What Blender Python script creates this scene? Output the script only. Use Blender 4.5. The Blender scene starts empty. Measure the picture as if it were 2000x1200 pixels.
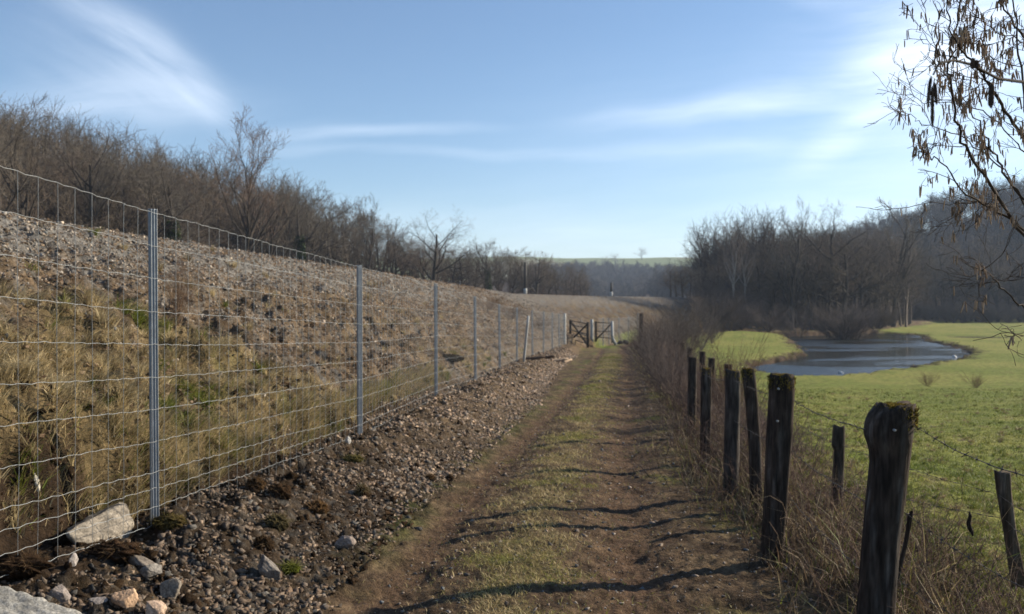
import bpy, bmesh, math, random
import numpy as np
from mathutils import Vector
C = bpy.context
SC = C.scene
COL = SC.collection
R = math.radians
random.seed(7)
rng = np.random.default_rng(7)
EYE = 1.65
F = 1700.0            # focal length in pixels of the 2000 px wide photograph

# ------------------------------------------------------------------ camera
cam_d = bpy.data.cameras.new('camera')
cam = bpy.data.objects.new('camera', cam_d)
COL.objects.link(cam)
cam.location = (0, 0, EYE)
cam.rotation_euler = (R(90), 0, 0)
cam_d.sensor_width = 36
cam_d.lens = 36 * F / 2000
cam_d.clip_start = 0.05
cam_d.clip_end = 8000
cam_d.dof.use_dof = True
cam_d.dof.focus_distance = 3.1
cam_d.dof.aperture_fstop = (cam_d.lens / 1000) / 0.0058
SC.camera = cam
SC.render.resolution_x, SC.render.resolution_y = 1024, 614

# ------------------------------------------------------------------ light
SUN_AZ, SUN_EL = R(70), R(25)          # azimuth clockwise from +Y
SUN_DIR = Vector((math.sin(SUN_AZ) * math.cos(SUN_EL), math.cos(SUN_AZ) * math.cos(SUN_EL), math.sin(SUN_EL)))
sun_d = bpy.data.lights.new('sun', 'SUN')
sun_d.energy = 5.0
sun_d.angle = R(0.6)
sun_d.color = (1.0, 0.88, 0.70)
sun = bpy.data.objects.new('sun', sun_d)
COL.objects.link(sun)
sun.rotation_euler = (-SUN_DIR).to_track_quat('-Z', 'Y').to_euler()

world = bpy.data.worlds.new('World')
SC.world = world
world.use_nodes = True
wn, wl = world.node_tree.nodes, world.node_tree.links
wn.clear()
def N(nodes, t, **kw):
    n = nodes.new(t)
    for k, v in kw.items():
        setattr(n, k, v)
    return n
def math_node(nodes, links, op, a, b=None, c=None, clamp=False):
    n = nodes.new('ShaderNodeMath'); n.operation = op; n.use_clamp = clamp
    for i, v in enumerate((a, b, c)):
        if v is None: continue
        if isinstance(v, (int, float)): n.inputs[i].default_value = v
        else: links.new(v, n.inputs[i])
    return n.outputs[0]
sky = N(wn, 'ShaderNodeTexSky', sky_type='NISHITA', sun_disc=False)
sky.sun_elevation = SUN_EL
sky.sun_rotation = SUN_AZ
sky.air_density = 1.0
sky.dust_density = 0.25
sky.ozone_density = 3.2
sky.altitude = 150
tc = N(wn, 'ShaderNodeTexCoord')
sep = N(wn, 'ShaderNodeSeparateXYZ')
wl.new(tc.outputs['Generated'], sep.inputs[0])
ysafe = math_node(wn, wl, 'MAXIMUM', sep.outputs['Y'], 0.05)
U = math_node(wn, wl, 'DIVIDE', sep.outputs['X'], ysafe)
V = math_node(wn, wl, 'DIVIDE', sep.outputs['Z'], ysafe)
comb = N(wn, 'ShaderNodeCombineXYZ')
wl.new(U, comb.inputs[0]); wl.new(V, comb.inputs[1])
nz = N(wn, 'ShaderNodeTexNoise'); nz.inputs['Scale'].default_value = 5; nz.inputs['Detail'].default_value = 3
wl.new(comb.outputs[0], nz.inputs['Vector'])
vs = N(wn, 'ShaderNodeVectorMath', operation='SUBTRACT'); vs.inputs[1].default_value = (.5, .5, .5)
wl.new(nz.outputs['Color'], vs.inputs[0])
vsc = N(wn, 'ShaderNodeVectorMath', operation='SCALE'); vsc.inputs['Scale'].default_value = 0.035
wl.new(vs.outputs[0], vsc.inputs[0])
wv = N(wn, 'ShaderNodeVectorMath', operation='ADD')
wl.new(comb.outputs[0], wv.inputs[0]); wl.new(vsc.outputs[0], wv.inputs[1])
def streak_noise(angle, sx, sy, det=5):
    m = N(wn, 'ShaderNodeMapping', vector_type='TEXTURE')
    m.inputs['Rotation'].default_value = (0, 0, angle)
    m.inputs['Scale'].default_value = (1 / sx, 1 / sy, 1)
    wl.new(wv.outputs[0], m.inputs['Vector'])
    t = N(wn, 'ShaderNodeTexNoise'); t.inputs['Scale'].default_value = 1; t.inputs['Detail'].default_value = det
    t.inputs['Roughness'].default_value = .6
    wl.new(m.outputs[0], t.inputs['Vector'])
    return t.outputs['Fac']
# cirrus patches: centre (photo px), half length, half width, angle (deg, up = +), strength, hardness
CLOUDS = [
    (250, 65, 200, 40, -34, .34), (330, 140, 150, 36, -40, .42), (395, 195, 70, 22, -33, .35),
    (235, 200, 270, 42, -2, .34), (120, 212, 200, 22, 2, .22), (300, 170, 150, 48, -15, .26),
    (720, 260, 260, 10, 1, .34), (560, 268, 160, 20, 5, .18), (900, 302, 330, 9, -2, .2), (560, 298, 110, 10, 0, .2),
    (1420, 208, 300, 24, 7, .42), (1600, 180, 280, 32, 11, .50), (1330, 222, 180, 15, 4, .26),
    (1790, 130, 170, 70, 28, .8), (1660, 250, 150, 30, 38, .75), (1900, 60, 240, 130, 30, 1.0),
    (1440, 290, 260, 14, 0, .24), (1150, 305, 240, 11, 0, .16), (1640, 5, 120, 20, -10, .2), (90, 270, 110, 16, -20, .22),
    (1000, 500, 1300, 80, 0, .45), (1650, 380, 700, 220, 0, .22), (2000, 200, 460, 300, 20, .55), (200, 130, 210, 110, -35, .22),
]
total = None
sn1 = streak_noise(R(-30), 5, 26)
sn2 = streak_noise(R(4), 4, 34)
for (cx, cy, hl, hw, an, st) in CLOUDS:
    m = N(wn, 'ShaderNodeMapping', vector_type='TEXTURE')
    m.inputs['Location'].default_value = ((cx - 1000) / F, (600 - cy) / F, 0)
    m.inputs['Rotation'].default_value = (0, 0, R(an))
    m.inputs['Scale'].default_value = (1.15 * hl / F, 1.45 * hw / F, 1)
    wl.new(wv.outputs[0], m.inputs['Vector'])
    ln = N(wn, 'ShaderNodeVectorMath', operation='LENGTH'); wl.new(m.outputs[0], ln.inputs[0])
    mr = N(wn, 'ShaderNodeMapRange', interpolation_type='SMOOTHSTEP')
    mr.inputs['From Min'].default_value = 0.1; mr.inputs['From Max'].default_value = 1.25
    mr.inputs['To Min'].default_value = st * .43; mr.inputs['To Max'].default_value = 0
    wl.new(ln.outputs['Value'], mr.inputs['Value'])
    sn = sn1 if abs(an) > 12 and cx < 700 else sn2
    nn = N(wn, 'ShaderNodeMapRange'); nn.inputs['From Min'].default_value = .28; nn.inputs['From Max'].default_value = .68
    nn.inputs['To Min'].default_value = .3; nn.inputs['To Max'].default_value = 1.35
    wl.new(sn, nn.inputs['Value'])
    q = math_node(wn, wl, 'MULTIPLY', mr.outputs[0], nn.outputs[0])
    inv = math_node(wn, wl, 'SUBTRACT', 1.0, q)
    total = inv if total is None else math_node(wn, wl, 'MULTIPLY', total, inv)
fac = math_node(wn, wl, 'SUBTRACT', 1.0, total, clamp=True)
front = math_node(wn, wl, 'GREATER_THAN', sep.outputs['Y'], 0.06)
fac = math_node(wn, wl, 'MULTIPLY', fac, front)
mixw = N(wn, 'ShaderNodeMix', data_type='RGBA')
wl.new(fac, mixw.inputs['Factor'])
wl.new(sky.outputs[0], mixw.inputs['A'])
mixw.inputs['B'].default_value = (8.4, 9.2, 10.3, 1)
bg = N(wn, 'ShaderNodeBackground'); bg.inputs['Strength'].default_value = 0.099
wout = N(wn, 'ShaderNodeOutputWorld')
wl.new(mixw.outputs['Result'], bg.inputs['Color']); wl.new(bg.outputs[0], wout.inputs['Surface'])

SC.view_settings.view_transform = 'Standard'
SC.view_settings.look = 'None'
SC.view_settings.exposure = 0.72
SC.view_settings.gamma = 1.0
SC.render.engine = 'CYCLES'
SC.cycles.filter_width = 1.55
SC.cycles.max_bounces = 5
SC.cycles.diffuse_bounces = 2
SC.cycles.glossy_bounces = 2
SC.cycles.transmission_bounces = 2
SC.cycles.volume_bounces = 0
SC.cycles.use_denoising = True

# ------------------------------------------------------------------ numpy noise
_perm = np.random.default_rng(3).permutation(256)
_perm = np.concatenate([_perm, _perm])
_ga = np.random.default_rng(4).uniform(0, 2 * np.pi, 256)
_gx, _gy = np.cos(_ga), np.sin(_ga)
def perlin(x, y):
    xi = np.floor(x).astype(np.int64); yi = np.floor(y).astype(np.int64)
    xf, yf = x - xi, y - yi
    u = xf * xf * xf * (xf * (xf * 6 - 15) + 10); v = yf * yf * yf * (yf * (yf * 6 - 15) + 10)
    def g(a, b, dx, dy):
        h = _perm[_perm[a & 255] + (b & 255)]
        return _gx[h] * dx + _gy[h] * dy
    n00 = g(xi, yi, xf, yf); n10 = g(xi + 1, yi, xf - 1, yf)
    n01 = g(xi, yi + 1, xf, yf - 1); n11 = g(xi + 1, yi + 1, xf - 1, yf - 1)
    a = n00 + u * (n10 - n00); b = n01 + u * (n11 - n01)
    return (a + v * (b - a)) * 1.4
def fbm(x, y, f=1.0, o=3, seed=0):
    x = np.asarray(x, float); y = np.asarray(y, float)
    s = 0; a = 1
    for i in range(o):
        s = s + a * perlin(x * f + 17.3 * seed + i * 5.1, y * f - 9.7 * seed + i * 3.3)
        f *= 2.03; a *= .5
    return s
def ss(x):
    x = np.clip(x, 0, 1)
    return x * x * (3 - 2 * x)
def lerp(a, b, t): return a + (b - a) * t

# ------------------------------------------------------------------ plan of the valley
PATH = [(-6, -40), (-3.0, -20), (-.3, 0), (.36, 4.67), (1.0, 9.9), (1.85, 15.7), (2.95, 24), (5.3, 42), (7.5, 61), (11.2, 75), (17.5, 88), (28, 98), (45, 112), (70, 150)]
FENCE = [(-9, -40), (-3.9, -5), (-2.96, 1.3), (-2.34, 5.7), (-1.75, 10.0), (-1.30, 14.9), (-.82, 19.5), (-.34, 24.3), (.16, 29.1), (.80, 34), (1.40, 38.8), (2.02, 43.6), (2.62, 48.4), (3.2, 53), (6.0, 60.5), (8.6, 70), (12.5, 85), (20, 96), (35, 110), (60, 148)]
CREST = [(-18, -100), (-8, 0), (0, 80), (8.5, 97), (18, 107), (35, 122), (60, 150), (85, 190), (120, 260)]
WOOD = [(-95, -60), (-55, 20), (-36, 60), (-29, 70), (-22, 95), (-11, 120), (0, 140), (12, 160), (-20, 230), (-60, 400)]
def pd(x, y, pts):
    """distance to a polyline, positive on its left side; second value is y of the nearest point"""
    best = np.full(np.shape(x), 1e9); sign = np.ones(np.shape(x)); ny = np.zeros(np.shape(x))
    for (ax, ay), (bx, by) in zip(pts[:-1], pts[1:]):
        dx, dy = bx - ax, by - ay; L2 = dx * dx + dy * dy
        t = np.clip(((x - ax) * dx + (y - ay) * dy) / L2, 0, 1)
        qx, qy = ax + t * dx, ay + t * dy
        d = np.hypot(x - qx, y - qy)
        m = d < best
        best = np.where(m, d, best)
        sign = np.where(m, np.sign(dx * (y - qy) - dy * (x - qx) + 1e-12), sign)
        ny = np.where(m, qy, ny)
    return best * sign, ny
def ip(pts, y):
    return np.interp(y, [p[1] for p in pts], [p[0] for p in pts])

WATER_Z = -1.62
def px2w(px, py, z):
    Y = F * (EYE - z) / (py - 600)
    return ((px - 1000) / F * Y, Y)
POND = [px2w(a, b, WATER_Z) for a, b in [(1468, 716), (1540, 704), (1582, 690), (1560, 678), (1528, 662), (1500, 656), (1440, 651), (1700, 651), (1795, 656), (1806, 668), (1850, 676), (1888, 690), (1868, 704), (1770, 722), (1650, 737), (1560, 741), (1500, 734)]]
def poly_sd(x, y, poly):
    d = np.full(np.shape(x), 1e9); inside = np.zeros(np.shape(x), bool)
    n = len(poly)
    for i in range(n):
        ax, ay = poly[i]; bx, by = poly[(i + 1) % n]
        dx, dy = bx - ax, by - ay
        t = np.clip(((x - ax) * dx + (y - ay) * dy) / (dx * dx + dy * dy), 0, 1)
        d = np.minimum(d, np.hypot(x - ax - t * dx, y - ay - t * dy))
        c = ((ay > y) != (by > y)) & (x < (bx - ax) * (y - ay) / (by - ay + 1e-12) + ax)
        inside ^= c
    return np.where(inside, d, -d)

def fields(x, y):
    x = np.asarray(x, float); y = np.asarray(y, float)
    dp, yp = pd(x, y, PATH); u = -dp
    df, _ = pd(x, y, FENCE)
    dr, yr = pd(x, y, CREST)
    dw, yw = pd(x, y, WOOD)
    return u, yp, df, dr, yr, dw, yw
def UB(yp): return np.interp(yp, [4, 16, 28, 60], [1.38, 1.45, 2.05, 2.4])
def height(x, y, fl=None):
    x = np.asarray(x, float); y = np.asarray(y, float)
    u, yp, df, dr, yr, dw, yw = fl if fl is not None else fields(x, y)
    r = np.hypot(x, y)
    near = 1 - ss((r - 25) / 60)
    base = np.clip(-.02 * (yp - 4), -1.25, .35)
    base = np.interp(yp, [-40, 4, 60, 75, 200], [.4, 0, -1.12, -1.25, -1.25])
    n1 = fbm(x, y, .9, 3, 1); n2 = fbm(x, y, 3.5, 3, 2); n3 = fbm(x, y, .22, 2, 3)
    # path with two ruts
    rut = np.exp(-((u + 1.12) / .2) ** 2) + np.exp(-((u - .28) / .24) ** 2)
    zp = base - .065 * rut * (.7 + .4 * n1) + .025 * np.exp(-((u + .45) / .3) ** 2) + .018 * n2 + .006 * np.sin(yp * 31 + 3 * n1) * np.exp(-((u - .28) / .2) ** 2)
    # berm of rubble up to the fence
    ub = UB(yp); b = ss((-u - ub) / (2.7 - ub + .15))
    zb = base + .30 * b + b * (.07 * n1 + .06 * n2 + .025 * fbm(x, y, 9, 2, 10))
    z = np.where(u < -ub, zb, zp)
    z = z - .13 * np.exp(-((x + 2.38) / .24) ** 2 - ((y - 5.42) / .28) ** 2)
    # right verge then meadow
    M = np.interp(y, [-60, 0, 5, 10, 20, 35, 60, 200, 900], [.35, .1, -.02, -.3, -.82, -1.36, -1.42, -1.40, -1.4])
    M = M + .05 * n3 + .02 * n1 * near + .75 * np.exp(-((x - 20) / 9) ** 2 - ((y - 86) / 9) ** 2)
    M = M - .35 * np.exp(-((x - 49) / 3.2) ** 2 - ((y - 91) / 3.2) ** 2)
    rv = base + .10 * ss((u - 1.2) / .4) + .05 * n1
    z = np.where(u > 1.2, lerp(rv, M, ss((u - 2.0) / 3.2)), z)
    ps = poly_sd(x, y, POND) + .7 * n1 + .25 * n2 + .55
    z = np.where(u > 3, z - .75 * ss((ps + .5) / 2.2), z)
    # embankment: loft from the fence line up to the railway crest
    bl = base + .30
    dfn = np.maximum(df - .12, 0)
    t = np.clip(dfn / (dfn + np.maximum(-dr, 0) + 1e-6), 0, 1)
    scarp = np.interp(yp, [-40, 4, 5.4, 7, 10, 16, 30, 200], [.5, .50, .40, .26, .20, .15, .12, .1])
    lip = np.interp(yp, [4.6, 6.2], [.10, .05]) + .03 * n1 + .03 * n2
    sc = scarp * ss((dfn / 5.0 - lip + .035) / .045) * (1 + .35 * n1)
    hollow = -.26 * np.exp(-((dfn - .22) / .2) ** 2) * np.interp(yp, [0, 5, 12], [1, 1, .2])
    ze = bl + sc + hollow + (2.9 - bl - scarp) * t ** .93
    n4 = fbm(x, y, 1.9, 3, 8)
    ze = ze + (.12 * n1 + .07 * n2 + (.20 * np.abs(n4) + .05 * fbm(x, y, 7, 2, 9)) * (1 - .75 * ss((t - .35) / .3))) * np.sin(np.pi * np.clip(t, 0, 1)) ** .5 * (.35 + .65 * near)
    z = np.where((df > 0) & (dr < 0), np.where(dfn > 0, ze, z), z)
    # railway plateau, ditch, wooded rise
    zr = 2.9 + .03 * n2 * near - 1.5 * ss((dr - 9) / 4)
    hs = np.interp(yw, [40, 100, 170, 400], [1, .9, .45, .5])
    zr = zr + hs * .40 * np.clip(dw - 2, 0, 30) + np.where(dw > 0, .3 * n3, 0)
    z = np.where(dr >= 0, zr, z)
    # far right hillside and the hills that close the valley
    hill = 47 * np.exp(-((x - 235) / 115) ** 2 - ((y - 335) / 125) ** 2) - 2.5
    hill = np.where(hill > 0, hill, 0) * ss((y - 170) / 60)
    az = np.arctan2(x, np.maximum(y, 1e-3))
    far = 21 * ss((r - 430) / 270) * (1 + .15 * fbm(x, y, .006, 2, 5)) + 39 * ss((r - 800) / 260) * (1 + .1 * fbm(x, y, .004, 2, 6)) - 25 * ss((r - 1300) / 900)
    return z + hill + far

# ------------------------------------------------------------------ mesh helpers
def mk(name, V, polys, mat, parent=None, col=None, smooth=False):
    V = np.ascontiguousarray(V, np.float32)
    polys = [np.asarray(p, np.int32) for p in polys if len(p)]
    me = bpy.data.meshes.new(name)
    me.vertices.add(len(V)); me.vertices.foreach_set('co', V.ravel())
    loops = np.concatenate([p.ravel() for p in polys])
    tot = np.concatenate([np.full(len(p), p.shape[1], np.int32) for p in polys])
    start = np.concatenate([[0], np.cumsum(tot)[:-1]]).astype(np.int32)
    me.loops.add(len(loops)); me.loops.foreach_set('vertex_index', loops)
    me.polygons.add(len(tot)); me.polygons.foreach_set('loop_start', start)
    me.update(calc_edges=True)
    if smooth: me.polygons.foreach_set('use_smooth', np.ones(len(tot), bool))
    if col is not None:
        col = np.asarray(col, np.float32)
        if col.ndim == 1: col = np.tile(col, (len(V), 1))
        a = me.color_attributes.new('Col', 'FLOAT_COLOR', 'POINT')
        c4 = np.ones((len(V), 4), np.float32); c4[:, :3] = col
        a.data.foreach_set('color', c4.ravel())
    me.materials.append(mat)
    o = bpy.data.objects.new(name, me)
    COL.objects.link(o)
    if parent: o.parent = parent
    return o
def tag(o, label=None, cat=None, group=None, kind=None):
    if label: o['label'] = label
    if cat: o['category'] = cat
    if group: o['group'] = group
    if kind: o['kind'] = kind
    return o
def empty(name, loc, label, cat, group=None, rz=0):
    o = bpy.data.objects.new(name, None); COL.objects.link(o)
    o.location = loc; o.rotation_euler = (0, 0, rz); o.empty_display_size = .2
    return tag(o, label, cat, group)
def copy_tree(o, parent=None):
    c = o.copy(); COL.objects.link(c); c.parent = parent
    for ch in list(o.children): copy_tree(ch, c)
    return c
def tubes(P0, P1, R0, R1, n=4):
    """many tapered tubes at once"""
    P0 = np.asarray(P0, float); P1 = np.asarray(P1, float)
    R0 = np.broadcast_to(np.asarray(R0, float), len(P0)); R1 = np.broadcast_to(np.asarray(R1, float), len(P0))
    d = P1 - P0; d /= np.linalg.norm(d, axis=1, keepdims=True) + 1e-9
    up = np.where(np.abs(d[:, 2:3]) > .9, [[1., 0, 0]], [[0, 0, 1.]])
    a = np.cross(d, up); a /= np.linalg.norm(a, axis=1, keepdims=True) + 1e-9
    b = np.cross(d, a)
    th = np.arange(n) * 2 * np.pi / n
    ring = a[:, None, :] * np.cos(th)[None, :, None] + b[:, None, :] * np.sin(th)[None, :, None]
    V0 = P0[:, None, :] + ring * R0[:, None, None]; V1 = P1[:, None, :] + ring * R1[:, None, None]
    V = np.concatenate([V0, V1], axis=1).reshape(-1, 3)
    i = np.arange(n); j = (i + 1) % n
    q = np.stack([i, j, j + n, i + n], 1)
    Fq = (q[None] + (np.arange(len(P0)) * 2 * n)[:, None, None]).reshape(-1, 4)
    return V, Fq
def chain_tubes(chains, n=4):
    """chains: list of (points k x 3, radii k)"""
    P0 = np.concatenate([c[0][:-1] for c in chains]); P1 = np.concatenate([c[0][1:] for c in chains])
    R0 = np.concatenate([c[1][:-1] for c in chains]); R1 = np.concatenate([c[1][1:] for c in chains])
    return tubes(P0, P1, R0, R1, n)
def smooth_tube(P, Rr, n=10, ellipse=1.0):
    """one continuous tube through points P with caps"""
    P = np.asarray(P, float); k = len(P)
    T = np.gradient(P, axis=0); T /= np.linalg.norm(T, axis=1, keepdims=True) + 1e-9
    V = []
    for i in range(k):
        d = T[i]; up = np.array([0, 1., 0]) if abs(d[2]) > .7 else np.array([0, 0, 1.])
        a = np.cross(d, up); a /= np.linalg.norm(a); b = np.cross(a, d)
        th = np.arange(n) * 2 * np.pi / n
        V.append(P[i] + Rr[i] * (np.cos(th)[:, None] * a + ellipse * np.sin(th)[:, None] * b))
    V = np.concatenate(V)
    q = [[i * n + j, i * n + (j + 1) % n, (i + 1) * n + (j + 1) % n, (i + 1) * n + j] for i in range(k - 1) for j in range(n)]
    V = np.vstack([V, P[0], P[-1]])
    t = [[(j + 1) % n, j, k * n] for j in range(n)] + [[(k - 1) * n + j, (k - 1) * n + (j + 1) % n, k * n + 1] for j in range(n)]
    return V, [np.array(q), np.array(t)]
def join(parts):
    """parts: list of (V, [faces], col) -> one"""
    Vs, Fs, Cs, o = [], {}, [], 0
    for V, fs, c in parts:
        Vs.append(V); c = np.asarray(c, float)
        Cs.append(np.tile(c, (len(V), 1)) if c.ndim == 1 else c)
        for f in fs:
            f = np.asarray(f)
            if len(f): Fs.setdefault(f.shape[1], []).append(f + o)
        o += len(V)
    return np.concatenate(Vs), [np.concatenate(v) for v in Fs.values()], np.concatenate(Cs)
def box(cx, cy, cz, sx, sy, sz):
    s = np.array([[-1, -1, -1], [1, -1, -1], [1, 1, -1], [-1, 1, -1], [-1, -1, 1], [1, -1, 1], [1, 1, 1], [-1, 1, 1]], float) / 2
    return s * [sx, sy, sz] + [cx, cy, cz], np.array([[3, 2, 1, 0], [4, 5, 6, 7], [0, 1, 5, 4], [1, 2, 6, 5], [2, 3, 7, 6], [3, 0, 4, 7]])
def beam(p0, p1, w, d):
    """rectangular bar between two points"""
    p0 = np.array(p0, float); p1 = np.array(p1, float); t = p1 - p0; t /= np.linalg.norm(t)
    up = np.array([0, 1., 0]) if abs(t[2]) > .8 else np.array([0, 0, 1.])
    a = np.cross(t, up); a /= np.linalg.norm(a); b = np.cross(t, a)
    V = [p + sa * a * w / 2 + sb * b * d / 2 for p in (p0, p1) for sa, sb in ((-1, -1), (1, -1), (1, 1), (-1, 1))]
    return np.array(V), np.array([[3, 2, 1, 0], [4, 5, 6, 7], [0, 1, 5, 4], [1, 2, 6, 5], [2, 3, 7, 6], [3, 0, 4, 7]])

# ------------------------------------------------------------------ materials
def attr_mat(name, rough=.9, spec=.15, nscale=30, namt=.5, bump=.0, bscale=60, bdist=.01, trans=0, stretch=None, second=None, metal=0):
    m = bpy.data.materials.new(name); m.use_nodes = True
    n, l = m.node_tree.nodes, m.node_tree.links
    bs = n['Principled BSDF']; out = n['Material Output']
    at = N(n, 'ShaderNodeAttribute', attribute_name='Col')
    tcn = N(n, 'ShaderNodeTexCoord')
    mp = N(n, 'ShaderNodeMapping'); l.new(tcn.outputs['Object'], mp.inputs['Vector'])
    if stretch: mp.inputs['Scale'].default_value = stretch
    t = N(n, 'ShaderNodeTexNoise'); t.inputs['Scale'].default_value = nscale; t.inputs['Detail'].default_value = 6; t.inputs['Roughness'].default_value = .65
    l.new(mp.outputs[0], t.inputs['Vector'])
    mr = N(n, 'ShaderNodeMapRange'); mr.inputs['From Min'].default_value = .3; mr.inputs['From Max'].default_value = .7
    mr.inputs['To Min'].default_value = 1 - namt; mr.inputs['To Max'].default_value = 1 + namt
    l.new(t.outputs['Fac'], mr.inputs['Value'])
    v = mr.outputs[0]
    if second:
        t2 = N(n, 'ShaderNodeTexNoise'); t2.inputs['Scale'].default_value = second; t2.inputs['Detail'].default_value = 4
        l.new(mp.outputs[0], t2.inputs['Vector'])
        m2 = N(n, 'ShaderNodeMapRange'); m2.inputs['From Min'].default_value = .35; m2.inputs['From Max'].default_value = .65
        m2.inputs['To Min'].default_value = 1 - namt * .6; m2.inputs['To Max'].default_value = 1 + namt * .6
        l.new(t2.outputs['Fac'], m2.inputs['Value'])
        v = math_node(n, l, 'MULTIPLY', v, m2.outputs[0])
    mul = N(n, 'ShaderNodeVectorMath', operation='SCALE'); l.new(at.outputs['Color'], mul.inputs[0]); l.new(v, mul.inputs['Scale'])
    l.new(mul.outputs[0], bs.inputs['Base Color'])
    bs.inputs['Roughness'].default_value = rough
    bs.inputs['Specular IOR Level'].default_value = spec
    bs.inputs['Metallic'].default_value = metal
    if bump:
        tb = N(n, 'ShaderNodeTexNoise'); tb.inputs['Scale'].default_value = bscale; tb.inputs['Detail'].default_value = 5; tb.inputs['Roughness'].default_value = .7
        l.new(mp.outputs[0], tb.inputs['Vector'])
        b = N(n, 'ShaderNodeBump'); b.inputs['Strength'].default_value = bump; b.inputs['Distance'].default_value = bdist
        l.new(tb.outputs['Fac'], b.inputs['Height']); l.new(b.outputs[0], bs.inputs['Normal'])
    if trans:
        tr = N(n, 'ShaderNodeBsdfTranslucent'); l.new(mul.outputs[0], tr.inputs['Color'])
        mx = N(n, 'ShaderNodeMixShader'); mx.inputs[0].default_value = trans
        l.new(bs.outputs[0], mx.inputs[1]); l.new(tr.outputs[0], mx.inputs[2]); l.new(mx.outputs[0], out.inputs['Surface'])
    return m
M_ground = attr_mat('earth and turf', .95, .1, 24, .5, 1.0, 28, .05, second=5)
M_blade = attr_mat('grass blades', .6, .25, 9, .25, trans=.35)
M_stone = attr_mat('stone', .85, .25, 22, .38, .8, 60, .01, second=90)
M_bark = attr_mat('bark', .9, .12, 18, .4, .6, 40, .01)
M_twig = attr_mat('twigs', .85, .15, 2, .25)
M_wood = attr_mat('weathered wood', .9, .12, 26, .6, 1.0, 34, .012, stretch=(1, 1, .12), second=70)
M_moss = attr_mat('moss', .95, .05, 60, .5, .8, 120, .01, trans=.2)
M_gate = attr_mat('old gate wood', .9, .1, 20, .4)
M_clod = attr_mat('peaty turf', .98, .03, 45, .6, 1.0, 90, .02)
def simple(name, color, rough=.5, metal=0, noise=0, nscale=30):
    m = bpy.data.materials.new(name); m.use_nodes = True
    n, l = m.node_tree.nodes, m.node_tree.links; b = n['Principled BSDF']
    b.inputs['Base Color'].default_value = (*color, 1); b.inputs['Roughness'].default_value = rough; b.inputs['Metallic'].default_value = metal
    if noise:
        t = N(n, 'ShaderNodeTexNoise'); t.inputs['Scale'].default_value = nscale; t.inputs['Detail'].default_value = 4
        r = N(n, 'ShaderNodeMix', data_type='RGBA'); l.new(t.outputs['Fac'], r.inputs['Factor'])
        r.inputs['A'].default_value = tuple(c * (1 - noise) for c in color) + (1,); r.inputs['B'].default_value = tuple(min(1, c * (1 + noise)) for c in color) + (1,)
        tcn = N(n, 'ShaderNodeTexCoord'); l.new(tcn.outputs['Object'], t.inputs['Vector'])
        l.new(r.outputs['Result'], b.inputs['Base Color'])
        q = N(n, 'ShaderNodeMapRange'); q.inputs['To Min'].default_value = rough - .1; q.inputs['To Max'].default_value = rough + .15
        l.new(t.outputs['Fac'], q.inputs['Value']); l.new(q.outputs[0], b.inputs['Roughness'])
    return m
M_galv = simple('galvanised steel', (.27, .29, .31), .5, .35, .3, 25)
M_wire = simple('galvanised wire', (.36, .375, .37), .5, .25)
M_barb = simple('rusty wire', (.10, .085, .075), .7, .4, .4, 60)
M_paint = simple('pale paint', (.36, .36, .34), .7, 0, .25)
M_dark = simple('dark pole', (.05, .045, .04), .8)

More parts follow.
